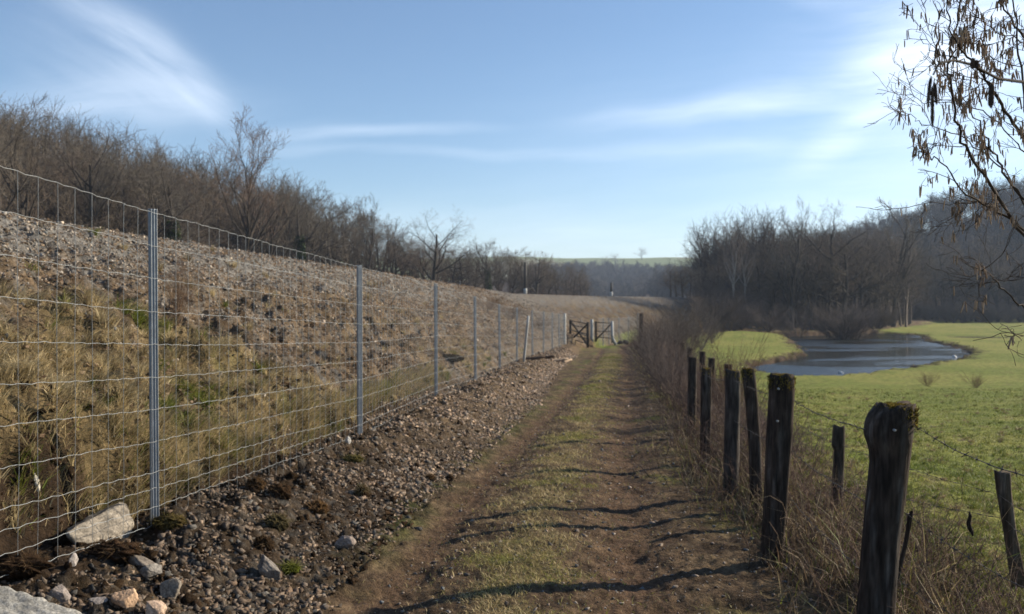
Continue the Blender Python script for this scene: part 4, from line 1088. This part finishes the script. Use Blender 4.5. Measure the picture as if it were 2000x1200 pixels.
def tree_kind(key, seed, H=12, tr=.26, levels=4, bark=(.055, .046, .038), twig=(.15, .105, .08), ivy=False, **kw):
    trunk, crown = grow(seed, H, tr, levels, **kw)
    root = bpy.data.objects.new('bare_tree', None)
    Vt, Ft = chain_tubes(trunk, 7)
    big = [c for c in crown if c[1][0] > .03]; sm = [c for c in crown if c[1][0] <= .03]
    P = []
    if big: v, f = chain_tubes(big, 5); P.append((v, [f], bark))
    v, f = chain_tubes(sm, 3)
    rg = np.random.default_rng(seed); cc = np.repeat(np.array(twig) * rg.uniform(.7, 1.3, (len(v) // 6, 1)), 6, axis=0)
    P.append((v, [f], cc))
    Vc, Fc, Cc = join(P)
    me1 = mk('trunk', Vt, [Ft], M_bark, col=bark, smooth=True).data; me2 = mk('crown', Vc, Fc, M_twig, col=Cc).data
    for o in [o for o in COL.objects if o.data in (me1, me2)]: bpy.data.objects.remove(o)
    me3 = None
    if ivy:
        k = 2600; zz_ = rg.random(k) ** .8 * H * .62; aa = rg.uniform(0, 6.28, k); rr = tr * 1.2 + rg.random(k) * .45 * (1 - zz_ / H)
        pts0 = trunk[0][0]; cx_ = np.interp(zz_, pts0[:, 2], pts0[:, 0]); cy_ = np.interp(zz_, pts0[:, 2], pts0[:, 1])
        Pc = np.column_stack([cx_ + np.cos(aa) * rr, cy_ + np.sin(aa) * rr, zz_]); s = .09
        e1 = rg.normal(size=(k, 3)) * s; e2 = rg.normal(size=(k, 3)) * s
        Vi = np.stack([Pc - e1, Pc - e2, Pc + e1, Pc + e2], 1).reshape(-1, 3)
        ob = mk('ivy', Vi, [np.arange(4 * k).reshape(-1, 4)], M_blade, col=np.repeat(np.array([.035, .055, .018]) * rg.uniform(.6, 1.6, (k, 1)), 4, axis=0)); me3 = ob.data; bpy.data.objects.remove(ob)
    TREE_MESH[key] = (me1, me2, me3, H)
WARM = (.125, .10, .075); GREYT = (.125, .108, .088); REDT = (.135, .10, .074)
tree_kind('oak1', 101, spread=1.05, upright=.15, first=.3, twig=WARM, tr=.3)
tree_kind('oak2', 102, spread=.85, upright=.5, first=.3, twig=GREYT)
tree_kind('oak3', 103, spread=1.0, upright=.2, first=.3, twig=REDT, kids=(10, 7, 6, 5))
tree_kind('tall1', 104, spread=.6, upright=.9, first=.2, kids=(14, 6, 5, 4), twig=WARM)
tree_kind('tall2', 105, spread=.55, upright=1.0, first=.15, kids=(13, 6, 5, 5), twig=GREYT)
tree_kind('round', 106, spread=1.0, upright=.35, first=.22, kids=(11, 8, 6, 5), twig=(.12, .095, .08), tr=.34, tw=.007)
tree_kind('birch', 107, spread=.5, upright=.8, first=.35, kids=(12, 6, 5, 3), bark=(.24, .225, .20), twig=(.15, .12, .10), tr=.12)
tree_kind('ivy', 108, spread=.8, upright=.5, first=.3, twig=GREYT, ivy=True)
tree_kind('lone', 109, spread=.62, upright=.75, first=.28, kids=(16, 7, 5, 4), twig=(.17, .12, .09), tr=.16)
def bush_kind(key, seed, H=2.6, n=16, col=(.15, .11, .09), levels=3):
    rg = np.random.default_rng(seed); ch = []
    for i in range(n):
        a = rg.uniform(0, 6.28); le = rg.uniform(.15, .9)
        t, c = grow(seed * 31 + i, H * rg.uniform(.6, 1.1), .018, 2, spread=.7, upright=.6, first=.15, kids=(9, 6), tw=.005)
        ca, sa = math.cos(a), math.sin(a)
        for P, r in t + c:
            x_ = P[:, 0] + P[:, 2] * le; z_ = P[:, 2] * (1 - .25 * le); y_ = P[:, 1]
            ch.append((np.column_stack([x_ * ca - y_ * sa, x_ * sa + y_ * ca, z_]), r))
    v, f = chain_tubes(ch, 3)
    cc = np.repeat(np.array(col) * rg.uniform(.6, 1.3, (len(v) // 6, 1)), 6, axis=0)
    ob = mk('twigs', v, [f], M_twig, col=cc); TREE_MESH[key] = (None, ob.data, None, H); bpy.data.objects.remove(ob)
bush_kind('bush1', 201); bush_kind('bush2', 202, col=(.17, .11, .07)); bush_kind('bush3', 203, col=(.11, .09, .08))
def put_tree(key, x, y, H, label, group, cat='tree', name=None, z=None, rz=None, wide=1.0):
    me1, me2, me3, H0 = TREE_MESH[key]
    s = H / H0
    gzv = g1(x, y) if z is None else z
    nm = name or ('bare_shrub' if key.startswith('bush') else 'bare_tree')
    if me1 is None:
        r = bpy.data.objects.new(nm, me2); COL.objects.link(r); tag(r, label, cat, group)
    else:
        r = empty(nm, (0, 0, 0), label, cat, group)
        for nm2, me in (('trunk', me1), ('crown', me2), ('ivy', me3)):
            if me is None: continue
            o = bpy.data.objects.new(nm2, me); COL.objects.link(o); o.parent = r
    r.location = (x, y, gzv - .08); r.rotation_euler = (0, 0, random.uniform(0, 6.28) if rz is None else rz); r.scale = (s * wide, s * wide, s)
    return r
SKY_L = [(-160, 245), (-60, 250), (0, 300), (60, 315), (100, 318), (190, 300), (240, 318), (350, 335), (430, 345), (530, 372), (600, 385), (680, 398), (740, 430), (790, 458), (850, 480), (900, 485), (960, 492), (1040, 505), (1080, 512), (1130, 520), (1150, 545)]
def yline(px): return np.interp(px, [-200, 0, 300, 600, 850, 1000, 1130, 1170], [48, 60, 71, 96, 120, 140, 158, 165])
kinds = ['oak1', 'oak2', 'oak3', 'tall1', 'oak3', 'tall2', 'oak1', 'oak2']
i = 0
for row, (dy, st_) in enumerate(((0, 30), (7, 27), (16, 26), (27, 30))):
    px = -150 + row * 9
    while px < 1150:
        Yd = float(yline(px)) + dy + random.uniform(-2, 2)
        x = (px - 1000) / F * Yd; zt = EYE + (600 - np.interp(px, *zip(*SKY_L)) ) / F * Yd
        g = g1(x, Yd); H = max(4.0, (zt - g) * random.uniform(.84, 1.03))
        if not (430 < px < 520 and row == 0):
            put_tree(random.choice(kinds), x, Yd, H, 'bare brown tree among many in the wood behind the railway embankment', 'trees of the wood behind the embankment', wide=random.uniform(.95, 1.25))
        px += st_ * random.uniform(.75, 1.25) * (1 if px < 800 else .8)
# understory
for k in range(120):
    px = random.uniform(-120, 1150); Yd = float(yline(px)) + random.uniform(-3, 12); x = (px - 1000) / F * Yd
    put_tree(random.choice(['bush1', 'bush2', 'bush3']), x, Yd, random.uniform(2.5, 4.5), 'leafless brown shrub at the foot of the wood behind the embankment', 'shrubs at the foot of the wood', 'shrub', wide=1.2)
def px_tree(key, px, ytop, Yd, label, group=None, wide=1, **kw):
    x = (px - 1000) / F * Yd; zt = EYE + (600 - ytop) / F * Yd
    return put_tree(key, x, Yd, zt - g1(x, Yd), label, group, wide=wide, **kw)
px_tree('oak2', 10, 215, 42, 'tallest bare tree at the left edge of the photo', rz=1.0)
px_tree('tall1', 50, 250, 46, 'bare tree second from the left edge, tall and spreading', rz=2.0)
px_tree('round', 190, 275, 66, 'broad bare tree standing above the wood right of the left edge trees')
px_tree('lone', 476, 278, 60, 'tall pointed bare tree with a straight dark trunk, rising clear above the wood', wide=1.15)
px_tree('ivy', 345, 325, 70, 'ivy clad tree straight behind the first steel post')
px_tree('ivy', 592, 372, 92, 'ivy clad tree between the pointed tree and the second steel post')
px_tree('round', 845, 432, 106, 'big round-crowned bare tree standing apart at the end of the wood', wide=1.25, rz=.5)
px_tree('ivy', 957, 476, 128, 'bare tree with thick ivy clad trunk right of the round-crowned tree')
px_tree('oak1', 1045, 488, 140, 'bare spreading tree behind the dark railway pole')
# right wood beyond the pond
SKY_R = [(1290, 575), (1330, 570), (1370, 545), (1400, 500), (1450, 490), (1500, 500), (1530, 462), (1570, 455), (1640, 450), (1700, 450), (1750, 445), (1800, 430), (1850, 415), (2000, 400), (2200, 390)]
gw = 'trees of the wood beyond the pond'
for row, (dy, st_) in enumerate(((0, 30), (6, 27), (14, 28))):
    px = 1310 + 11 * row
    while px < 1740:
        Yd = 110 + dy + random.uniform(-2, 2) + max(0, (px - 1650) * .12)
        x = (px - 1000) / F * Yd; zt = EYE + (600 - np.interp(px, *zip(*SKY_R))) / F * Yd
        put_tree(random.choice(['oak1', 'oak3', 'round', 'oak2']), x, Yd, max(4, (zt - g1(x, Yd)) * random.uniform(.76, .97)), 'bare tree in the dark wood beyond the pond', gw, wide=random.uniform(1.0, 1.3))
        px += st_ * random.uniform(.75, 1.25)
for row, (dy, st_) in enumerate(((0, 20), (10, 22), (22, 22))):
    px = 1670 + 9 * row
    while px < 2150:
        Yd = 178 + dy + random.uniform(-3, 3); x = (px - 1000) / F * Yd
        put_tree(random.choice(kinds), x, Yd, random.uniform(11, 16), 'bare tree at the foot of the hillside beyond the meadow', 'trees at the foot of the right hillside', wide=1.05)
        px += st_ * random.uniform(.75, 1.25)
px_tree('birch', 1425, 458, 104, 'pale slender birch left of the pond, its thin crown above the wood', rz=1)
px_tree('birch', 1462, 468, 107, 'pale birch right of the slender birch, with a denser crown')
px_tree('tall2', 1545, 435, 106, 'tall many-stemmed bare tree at the left shoulder of the wood beyond the pond', wide=1.1)
px_tree('round', 1635, 424, 112, 'large round bare tree rising above the middle of the wood beyond the pond', wide=1.2, rz=2)
px_tree('tall1', 1745, 425, 125, 'tall bare tree right of the large round tree beyond the pond')
for (px, yt, Yd, lab) in [(1650, 575, 88, 'dark domed shrub standing in the far edge of the pond'), (1632, 588, 89, 'dark shrub leaning on the left flank of the domed shrub'), (1668, 592, 89, 'dark shrub leaning on the right flank of the domed shrub'), (1651, 583, 90, 'dark shrub just behind the domed shrub'), (1560, 600, 96, 'dark shrub on the far bank left of the domed shrub'), (1500, 595, 100, 'dark shrub below the slender birches'), (1430, 590, 98, 'bushy dark shrub at the left end of the far bank')]:
    x = (px - 1000) / F * Yd; put_tree('bush3', x, Yd, EYE + (600 - yt) / F * Yd - g1(x, Yd), lab, None, 'shrub', wide=1.3)
for k in range(80):
    px = random.uniform(1370, 1720); Yd = random.uniform(99, 112) + max(0, (px - 1650) * .12); x = (px - 1000) / F * Yd
    if poly_sd(np.array([x]), np.array([Yd]), POND)[0] > .2: continue
    put_tree('bush3', x, Yd, random.uniform(2.5, 4.5), 'leafless dark shrub along the far bank of the pond', 'shrubs along the far bank', 'shrub', wide=1.3)
for k in range(40):
    px = random.uniform(1690, 2080); Yd = random.uniform(168, 182); x = (px - 1000) / F * Yd
    put_tree('bush3', x, Yd, random.uniform(2.5, 5), 'leafless shrub at the far edge of the meadow', 'shrubs at the far meadow edge', 'shrub', wide=1.5)
# shrubs along the right side of the track
for k, (px, yt, Yd, key) in enumerate([(1300, 590, 30, 'bush3'), (1325, 585, 40, 'bush3'), (1345, 575, 50, 'bush3'), (1290, 600, 42, 'bush1'), (1275, 605, 52, 'bush3'), (1370, 585, 62, 'bush3'), (1320, 640, 22, 'bush1'), (1300, 650, 26, 'bush1'), (1345, 690, 15, 'bush1'), (1390, 600, 72, 'bush3'), (1310, 580, 62, 'bush3'), (1335, 575, 74, 'bush3'), (1292, 612, 24, 'bush3'), (1285, 618, 28, 'bush3'), (1278, 615, 33, 'bush3'), (1272, 615, 38, 'bush3'), (1300, 606, 36, 'bush3'), (1268, 622, 44, 'bush3'), (1320, 660, 18, 'bush3'), (1310, 650, 20, 'bush3')]):
    x = (px - 1000) / F * Yd
    put_tree(key, x, Yd, EYE + (600 - yt) / F * Yd - g1(x, Yd), 'leafless twiggy shrub crowding the right side of the track', 'shrubs along the right side of the track', 'shrub', wide=.8)
px_tree('bush2', 1430, 618, 13.5, 'thin twiggy sapling with pale tips between far post and pond', wide=.55, cat='sapling', name='sapling')
px_tree('bush2', 345, 455, 9.5, 'tall reddish brown shrub on the embankment behind the first steel post', wide=.45, cat='shrub', name='bare_shrub')
for (px, yt, Yd, lab) in [(950, 570, 42, 'brown brush heap at the left on the embankment brow'), (1000, 574, 46, 'reddish brush heap in the middle of the embankment brow'), (1050, 580, 50, 'brown brush heap right on the embankment brow')]:
    x = (px - 1000) / F * Yd; put_tree('bush2', x, Yd, 1.0, lab, 'brush heaps on the embankment', 'brush heap', name='brush_heap', wide=2.1)
# dead weeds in the meadow
for (px, yt, yb, lab) in [(1812, 715, 752, 'upright dead weed stalk in the meadow below the pond tip'), (1905, 718, 755, 'spreading dead weed in the meadow right of the upright stalk'), (1845, 1020, 1090, 'dry weed clump left of the hanging strip in the near meadow')]:
    Yd = {715: 32., 718: 31., 1020: 5.3}[yt]; x = (px - 1000) / F * Yd
    put_tree('bush2', x, Yd, (yb - yt) / F * Yd * 1.1, lab, 'dead weeds in the meadow', 'weed', name='dead_weed', wide=.9)

# low poly wood on the far slopes
def far_wood(name, n, sampler, label, seed, H=(8, 13), tw=.05, fc=(.13, .10, .085)):
    rg = np.random.default_rng(seed); tp = []
    for k in range(4):
        t, c = grow(seed + k, 10, .16, 2, spread=.95, upright=.4, first=.3, kids=(12, 9), tw=tw)
        P0 = np.concatenate([q[0][:-1] for q in t + c]); P1 = np.concatenate([q[0][1:] for q in t + c]); r0 = np.concatenate([q[1][:-1] for q in t + c])
        v, f = tubes(P0, P1, r0, r0 * .8, 3); tp.append((v, f))
    x, y = sampler(rg, n); z = gz(x, y)
    Vs, Fs, Cs, off = [], [], [], 0
    for i in range(len(x)):
        v, f = tp[i % 4]; s = rg.uniform(*H) / 10; a = rg.uniform(0, 6.28); ca, sa = math.cos(a), math.sin(a)
        w = np.column_stack([(v[:, 0] * ca - v[:, 1] * sa) * s + x[i], (v[:, 0] * sa + v[:, 1] * ca) * s + y[i], v[:, 2] * s + z[i] - .2])
        Vs.append(w); Fs.append(f + off); off += len(v); Cs.append(np.tile(np.array(fc) * rg.uniform(.6, 1.35), (len(v), 1)))
    o = mk(name, np.concatenate(Vs), [np.concatenate(Fs)], M_twig, col=np.concatenate(Cs)); tag(o, label, 'wood', kind='stuff')
def samp_hill(rg, n):
    x = rg.uniform(60, 330, n * 3); y = rg.uniform(195, 400, n * 3)
    h = 47 * np.exp(-((x - 235) / 115) ** 2 - ((y - 335) / 125) ** 2) - 2.5
    m = (h > .3) & (x / y < .85); return x[m][:n], y[m][:n]
far_wood('hillside_wood', 1100, samp_hill, 'bare wood covering the bluish hillside at the right', 301, fc=(.06, .055, .055), H=(9, 15))
def samp_left(rg, n):
    x = rg.uniform(-130, 10, n * 4); y = rg.uniform(10, 125, n * 4); dw, _ = pd(x, y, WOOD); m = (dw > 8) & (dw < 60) & (x / np.maximum(y, 1) < -.13); return x[m][:n], y[m][:n]
far_wood('embankment_wood', 900, samp_left, 'dense brown mass of bare trees deeper in the wood behind the embankment', 321, H=(9, 12.5), tw=.022, fc=(.11, .09, .068))
def samp_pond(rg, n):
    px = rg.uniform(1370, 1780, n); Yy = rg.uniform(122, 175, n); return (px - 1000) / F * Yy, Yy
far_wood('pond_wood', 330, samp_pond, 'dark bare wood behind the first trees beyond the pond', 331, H=(9, 13), tw=.02, fc=(.08, .065, .055))
def samp_far(rg, n):
    a = rg.uniform(.02, .30, n); r = rg.uniform(430, 790, n)
    return r * np.sin(a), r * np.cos(a)
far_wood('valley_wood', 900, samp_far, 'distant bluish wood on the slopes closing the valley', 311, H=(8, 14), tw=.12, fc=(.075, .068, .068))
for k, (az, r_, lab) in enumerate([(.098, 905, 'tiny tree on the distant field ridge, leftmost of four'), (.148, 1000, 'tiny tree on the skyline of the distant green ridge'), (.118, 950, 'tiny tree on the distant ridge left of the skyline tree'), (.108, 930, 'tiny clump tree on the distant field ridge near the wood end')]):
    x, y = r_ * math.sin(az), r_ * math.cos(az); put_tree('round', x, y, 13, lab, 'trees on the distant ridge', wide=1.6)
# railway poles
def rail_pole(px, yt, yb, Yd, label, w=.11):
    P = at(px, yb, Yd); x = P[0]; g = g1(x, Yd)
    root = empty('railway_pole', (x, Yd, g), label, 'pole', 'poles along the railway')
    H = EYE + (600 - yt) / F * Yd - g
    V_, F_ = smooth_tube(np.array([[0, 0, .5 if H > 1.2 else 0.1], [0, 0, H * .6], [0, 0, H - .02], [0, 0, H]]), [w, w * .9, w * .85, w * .3], 8); mk('shaft', V_, F_, M_dark, root)
    V_, F_ = smooth_tube(np.array([[0, 0, -.4], [0, 0, .3], [0, 0, .55 if H > 1.2 else .15]]), [w * 1.2, w * 1.2, w * 1.15], 8); mk('base', V_, F_, M_paint, root)
rail_pole(1026, 512, 575, 84, 'tall dark railway pole with pale foot above the brush heaps', .14)
rail_pole(1194, 552, 577, 103, 'short dark railway post right of the tall pole', .14)
# small things
for k, (px, lab) in enumerate([(1211, 'left one of two dark blocks on the grass beyond the gates'), (1222, 'right one of two dark blocks on the grass beyond the gates')]):
    Yd = 66; x = g_at(px, Yd); W = rock_shape(ICO4, np.random.default_rng(70 + k), 9, .06) * np.array([.2, .16, .2])
    o = mk('block', W, [ICO4[1]], M_stone, col=(.03, .03, .03)); o.location = (x, Yd, g1(x, Yd) + .12); tag(o, lab, 'block')
for k, (px, py, Yd, L, a, lab) in enumerate([(1088, 694, 33, .9, .3, 'palest log in the heap beside the track below the fence end'), (1065, 698, 32, .8, -.6, 'brown log crossing under the palest log'), (1108, 690, 35, .7, 1.0, 'short log at the right end of the heap beside the track'), (1045, 706, 30, .7, .1, 'dark log at the left end of the heap beside the track')]):
    P = at(px, py, Yd); x = P[0]; g = g1(x, Yd) + .1
    d = np.array([math.cos(a), math.sin(a), .12]) * L / 2
    pole('log', np.array([x, Yd, g]) - d, np.array([x, Yd, g]) + d, .07, .045, M_bark, lab, 'log', 8, 'logs beside the track', col=((.36, .27, .19) if k in (0, 2) else (.10, .07, .05)))
V_, F_ = smooth_tube(np.array([[0, 0, 0], [.12, 0, .2], [.3, 0, .32], [.5, 0, .36]]), [.02, .018, .014, .008], 6)
o = mk('pale_branch', V_, F_, M_bark, col=(.42, .37, .3), smooth=True); o.location = (g_at(765, 24), 24, g1(g_at(765, 24), 24)); tag(o, 'pale curved branch sticking out of the upper embankment', 'branch')
for k, (px, py, s, lab) in enumerate([(1516, 703, .12, 'white stone at the near left shore of the pond'), (1641, 728, .10, 'white stone at the near shore of the pond'), (1864, 697, .12, 'white stone at the right tip of the pond')]):
    x, Yd = px2w(px, py, -1.58); W = rock_shape(ICO2, np.random.default_rng(80 + k), 8) * np.array([s * 1.4, s, s * .8])
    o = mk('stone', W, [ICO2[1]], M_stone, col=(.6, .6, .6)); o.location = (x, Yd, WATER_Z + .03); tag(o, lab, 'stone')

# ------------------------------------------------------------------ hazel with catkins
def hazel():
    rg = np.random.default_rng(91)
    base = np.array([3.3, 3.9, g1(3.3, 3.9)])
    root = empty('hazel_tree', tuple(base), 'leafless hazel reaching in from the right edge, hung with catkins', 'tree')
    limbs = [  # photo points, distance from camera at each end, start radius
        ([(2100, 560), (1975, 431), (1937, 367), (1892, 300), (1870, 244), (1859, 180), (1851, 127), (1862, 79), (1876, 0), (1880, -60)], 3.6, 3.1, .013),
        ([(2120, 480), (2000, 390), (1960, 337), (1937, 292), (1911, 240), (1880, 190), (1862, 150)], 3.8, 3.6, .011),
        ([(2120, 390), (2000, 262), (1964, 221), (1930, 161), (1900, 124), (1868, 84), (1850, 40), (1845, -20)], 3.3, 3.0, .012),
        ([(2130, 190), (2000, 75), (1975, 41), (1952, 0), (1930, -50)], 3.4, 3.1, .010),
        ([(2040, 480), (1964, 424), (1919, 397), (1881, 375), (1840, 315), (1810, 307), (1796, 284)], 3.6, 3.3, .009),
        ([(2000, 400), (1956, 326), (1911, 292), (1862, 262), (1800, 240), (1775, 222)], 3.9, 3.7, .007),
        ([(2100, 420), (2000, 225), (1990, 94), (1979, 0), (1975, -60)], 3.1, 2.9, .009),
        ([(2120, 700), (2000, 602), (1960, 566), (1932, 530), (1896, 522)], 3.6, 3.2, .008),
        ([(2100, 350), (2000, 300), (1950, 240), (1900, 210), (1850, 195), (1800, 203), (1776, 180)], 4.2, 4.0, .007),
        ([(2080, 560), (2000, 450), (1960, 418), (1920, 394), (1860, 400), (1800, 395)], 3.7, 3.5, .007),
        ([(2050, 100), (1960, 70), (1905, 30), (1860, -10)], 4.0, 3.8, .006),
        ([(1900, 124), (1860, 112), (1820, 100), (1795, 70), (1784, 32)], 3.2, 3.1, .004),
        ([(2060, 640), (1995, 658), (1990, 690)], 3.0, 2.9, .003),
    ]
    chains, twigs = [], []
    for pts, Ya, Yb, r in limbs:
        k = len(pts); P = np.array([at(px, py, Ya + (Yb - Ya) * i / (k - 1)) for i, (px, py) in enumerate(pts)])
        t = np.linspace(0, k - 1, k * 4); Q = np.column_stack([np.interp(t, np.arange(k), P[:, i]) for i in range(3)])
        Q += rg.normal(0, .005, Q.shape); rr = np.linspace(r, r * .28, len(Q)) * .56
        chains.append((Q, rr)); twigs.append((Q, rr))
    # stems from the stool to the limb starts
    for Q, rr in list(chains):
        s = Q[0]; b = base + rg.normal(0, .08, 3) * [1, 1, 0]; t = np.linspace(0, 1, 8)[:, None]
        ctl = (b * .35 + s * .65) + [.4, 0, -.2]
        chains.append(((1 - t) ** 2 * b + 2 * t * (1 - t) * ctl + t ** 2 * s, np.linspace(.022, rr[0], 8)))
    n_stem = len(chains)
    small, hang = [], []
    def twig(p, d, L, r, lev):
        k = 6; pts = [p]; dd = d.copy()
        for i in range(k):
            dd = dd + rg.normal(0, .20, 3) + [0, 0, .03]; dd /= np.linalg.norm(dd); p = p + dd * L / k; pts.append(p)
        pts = np.array(pts); small.append((pts, np.linspace(r, .0011, k + 1)))
        for i in range(1, k + 1):
            if rg.random() < .55: hang.append(pts[i])
        if lev < 2:
            for j in range(4 if lev == 0 else 2):
                i = rg.integers(1, k); nd = dd + rg.normal(0, .75, 3); nd /= np.linalg.norm(nd); twig(pts[i], nd, L * rg.uniform(.45, .75), r * .6, lev + 1)
    for li, (Q, rr) in enumerate(twigs):
        tot = np.linalg.norm(np.diff(Q, axis=0), axis=1).sum()
        for j in range(int(tot * 9.5)):
            i = int(rg.uniform(.12, 1) * (len(Q) - 1)); t = Q[min(i + 1, len(Q) - 1)] - Q[i - 1]; t /= np.linalg.norm(t) + 1e-9
            d = t * .6 + rg.normal(0, .55, 3) + [-.06, 0, .1]; d /= np.linalg.norm(d)
            
            if EYE + 0 < Q[i][2] and (Q[i][2] - EYE) / Q[i][1] * F > 610: continue
            twig(Q[i], d, rg.uniform(.08, .20), max(.0018, rr[i] * .3), 0)
    V_, F_ = chain_tubes([(c[0] - base, c[1]) for c in chains[len(limbs):n_stem]], 7); mk('stem', V_, [F_], M_bark, root, col=(.07, .055, .045), smooth=True)
    for c in chains[:len(limbs)]:
        V_, F_ = smooth_tube(c[0] - base, c[1], 7); mk('limb', V_, F_, M_bark, root, col=(.07, .055, .045), smooth=True)
    V_, F_ = chain_tubes([(c[0] - base, c[1]) for c in small], 3); mk('twigs', V_, [F_], M_bark, root, col=(.085, .065, .052))
    def spindle(p, L, r, tilt=None, n=5):
        f = np.array([0, .12, .5, .9, 1.0]); rr = np.array([.35, .9, 1, .8, .1]) * r
        d = np.array([rg.normal(0, .14), rg.normal(0, .14), -1.]) if tilt is None else np.array(tilt, float); d /= np.linalg.norm(d)
        return smooth_tube(p[None] + d[None] * (f * L)[:, None], rr, n)
    hang = np.array(hang)
    px_ = 1000 + F * hang[:, 0] / hang[:, 1]; py_ = 600 - F * (hang[:, 2] - EYE) / hang[:, 1]
    m = (px_ > 1752) & (px_ < 2120) & (py_ > -120) & (py_ < 700) & (rg.random(len(px_)) < np.where(py_ > 430, .25, 1))
    hang = hang[m]; rg.shuffle(hang); hang = hang[:640]
    order = np.argsort(hang[:, 1]); hang = hang[order]
    vis = []
    rest = []
    for i, p in enumerate(hang):
        parts_ = []
        cc = np.array([.33, .235, .155]) * rg.uniform(.6, 1.5)
        for _ in range(rg.integers(1, 4)):
            v, f = spindle(p + rg.normal(0, .003, 3), rg.uniform(.018, .052), rg.uniform(.0018, .0032)); parts_.append((v - base, f, cc))
        Vv, Ff, Cc = join(parts_)
        if i < 95: mk('catkin', Vv, Ff, M_bark, root, col=Cc)
        else: rest.append((Vv, Ff, Cc))
    if rest:
        Vv, Ff, Cc = join(rest); o = mk('catkins', Vv, Ff, M_bark, root, col=Cc); o['kind'] = 'stuff'
    # the branch that comes close to the camera with long dark catkins
    pts = [(2260, 215, 2.3), (2120, 175, 2.1), (2000, 161, 1.9), (1949, 154, 1.8), (1900, 127, 1.7), (1862, 118, 1.65), (1834, 124, 1.61), (1823, 146, 1.6)]
    P = np.array([at(*q) for q in pts]); k = len(P); t = np.linspace(0, k - 1, k * 5); Q = np.column_stack([np.interp(t, np.arange(k), P[:, i]) for i in range(3)])
    first = np.array([base + [0, 0, .3], base + [.1, -.8, 1.0], Q[0] + [.2, .15, -.2]]); Q = np.vstack([first, Q])
    rr = np.concatenate([[.012, .009, .006], np.linspace(.0042, .0017, len(t))])
    V_, F_ = smooth_tube(Q - base, rr, 7); mk('near_branch', V_, F_, M_bark, root, col=(.04, .032, .028), smooth=True)
    def big(px, py, L, r, tilt):
        p = at(px, py, 1.6); f = np.linspace(0, 1, 16); prof = np.clip(np.minimum(f * 9, (1 - f) * 7), .15, 1) * (1 + .06 * np.sin(np.arange(16) * 2.3))
        tilt = np.array(tilt, float); bend = np.array([tilt[0] * .5, 0, 0])
        Pp = p + np.outer(f * L, [0, 0, -1]) + np.outer(f * (1 - f * .45) * L, [tilt[0], 0, 0])
        V_, F_ = smooth_tube(Pp - base, prof * r, 10); mk('long_catkin', V_, F_, M_clod, root, col=(.12, .085, .062), smooth=True)
    big(1819, 149, .054, .0031, (-.20, 0)); big(1821, 168, .078, .0030, (0, 0)); big(1825, 161, .042, .0031, (.17, 0))
    big(1937, 163, .046, .0052, (-.06, 0)); big(1900, 113, .022, .0040, (.0, 0)); big(1907, 117, .018, .0040, (.1, 0))
hazel()

# ------------------------------------------------------------------ haze over the valley
def build_haze():
    m = bpy.data.materials.new('haze'); m.use_nodes = True; n, l = m.node_tree.nodes, m.node_tree.links
    n.clear(); v = N(n, 'ShaderNodeVolumePrincipled'); out = N(n, 'ShaderNodeOutputMaterial')
    v.inputs['Color'].default_value = (.66, .80, 1, 1); v.inputs['Density'].default_value = .00034; v.inputs['Anisotropy'].default_value = .1
    l.new(v.outputs[0], out.inputs['Volume'])
    V_, F_ = box(0, 0, 42, 5600, 5600, 92)
    o = mk("haze", V_, [F_], m); tag(o, 'thin pale haze hanging over the valley', 'haze', kind='stuff')
build_haze()
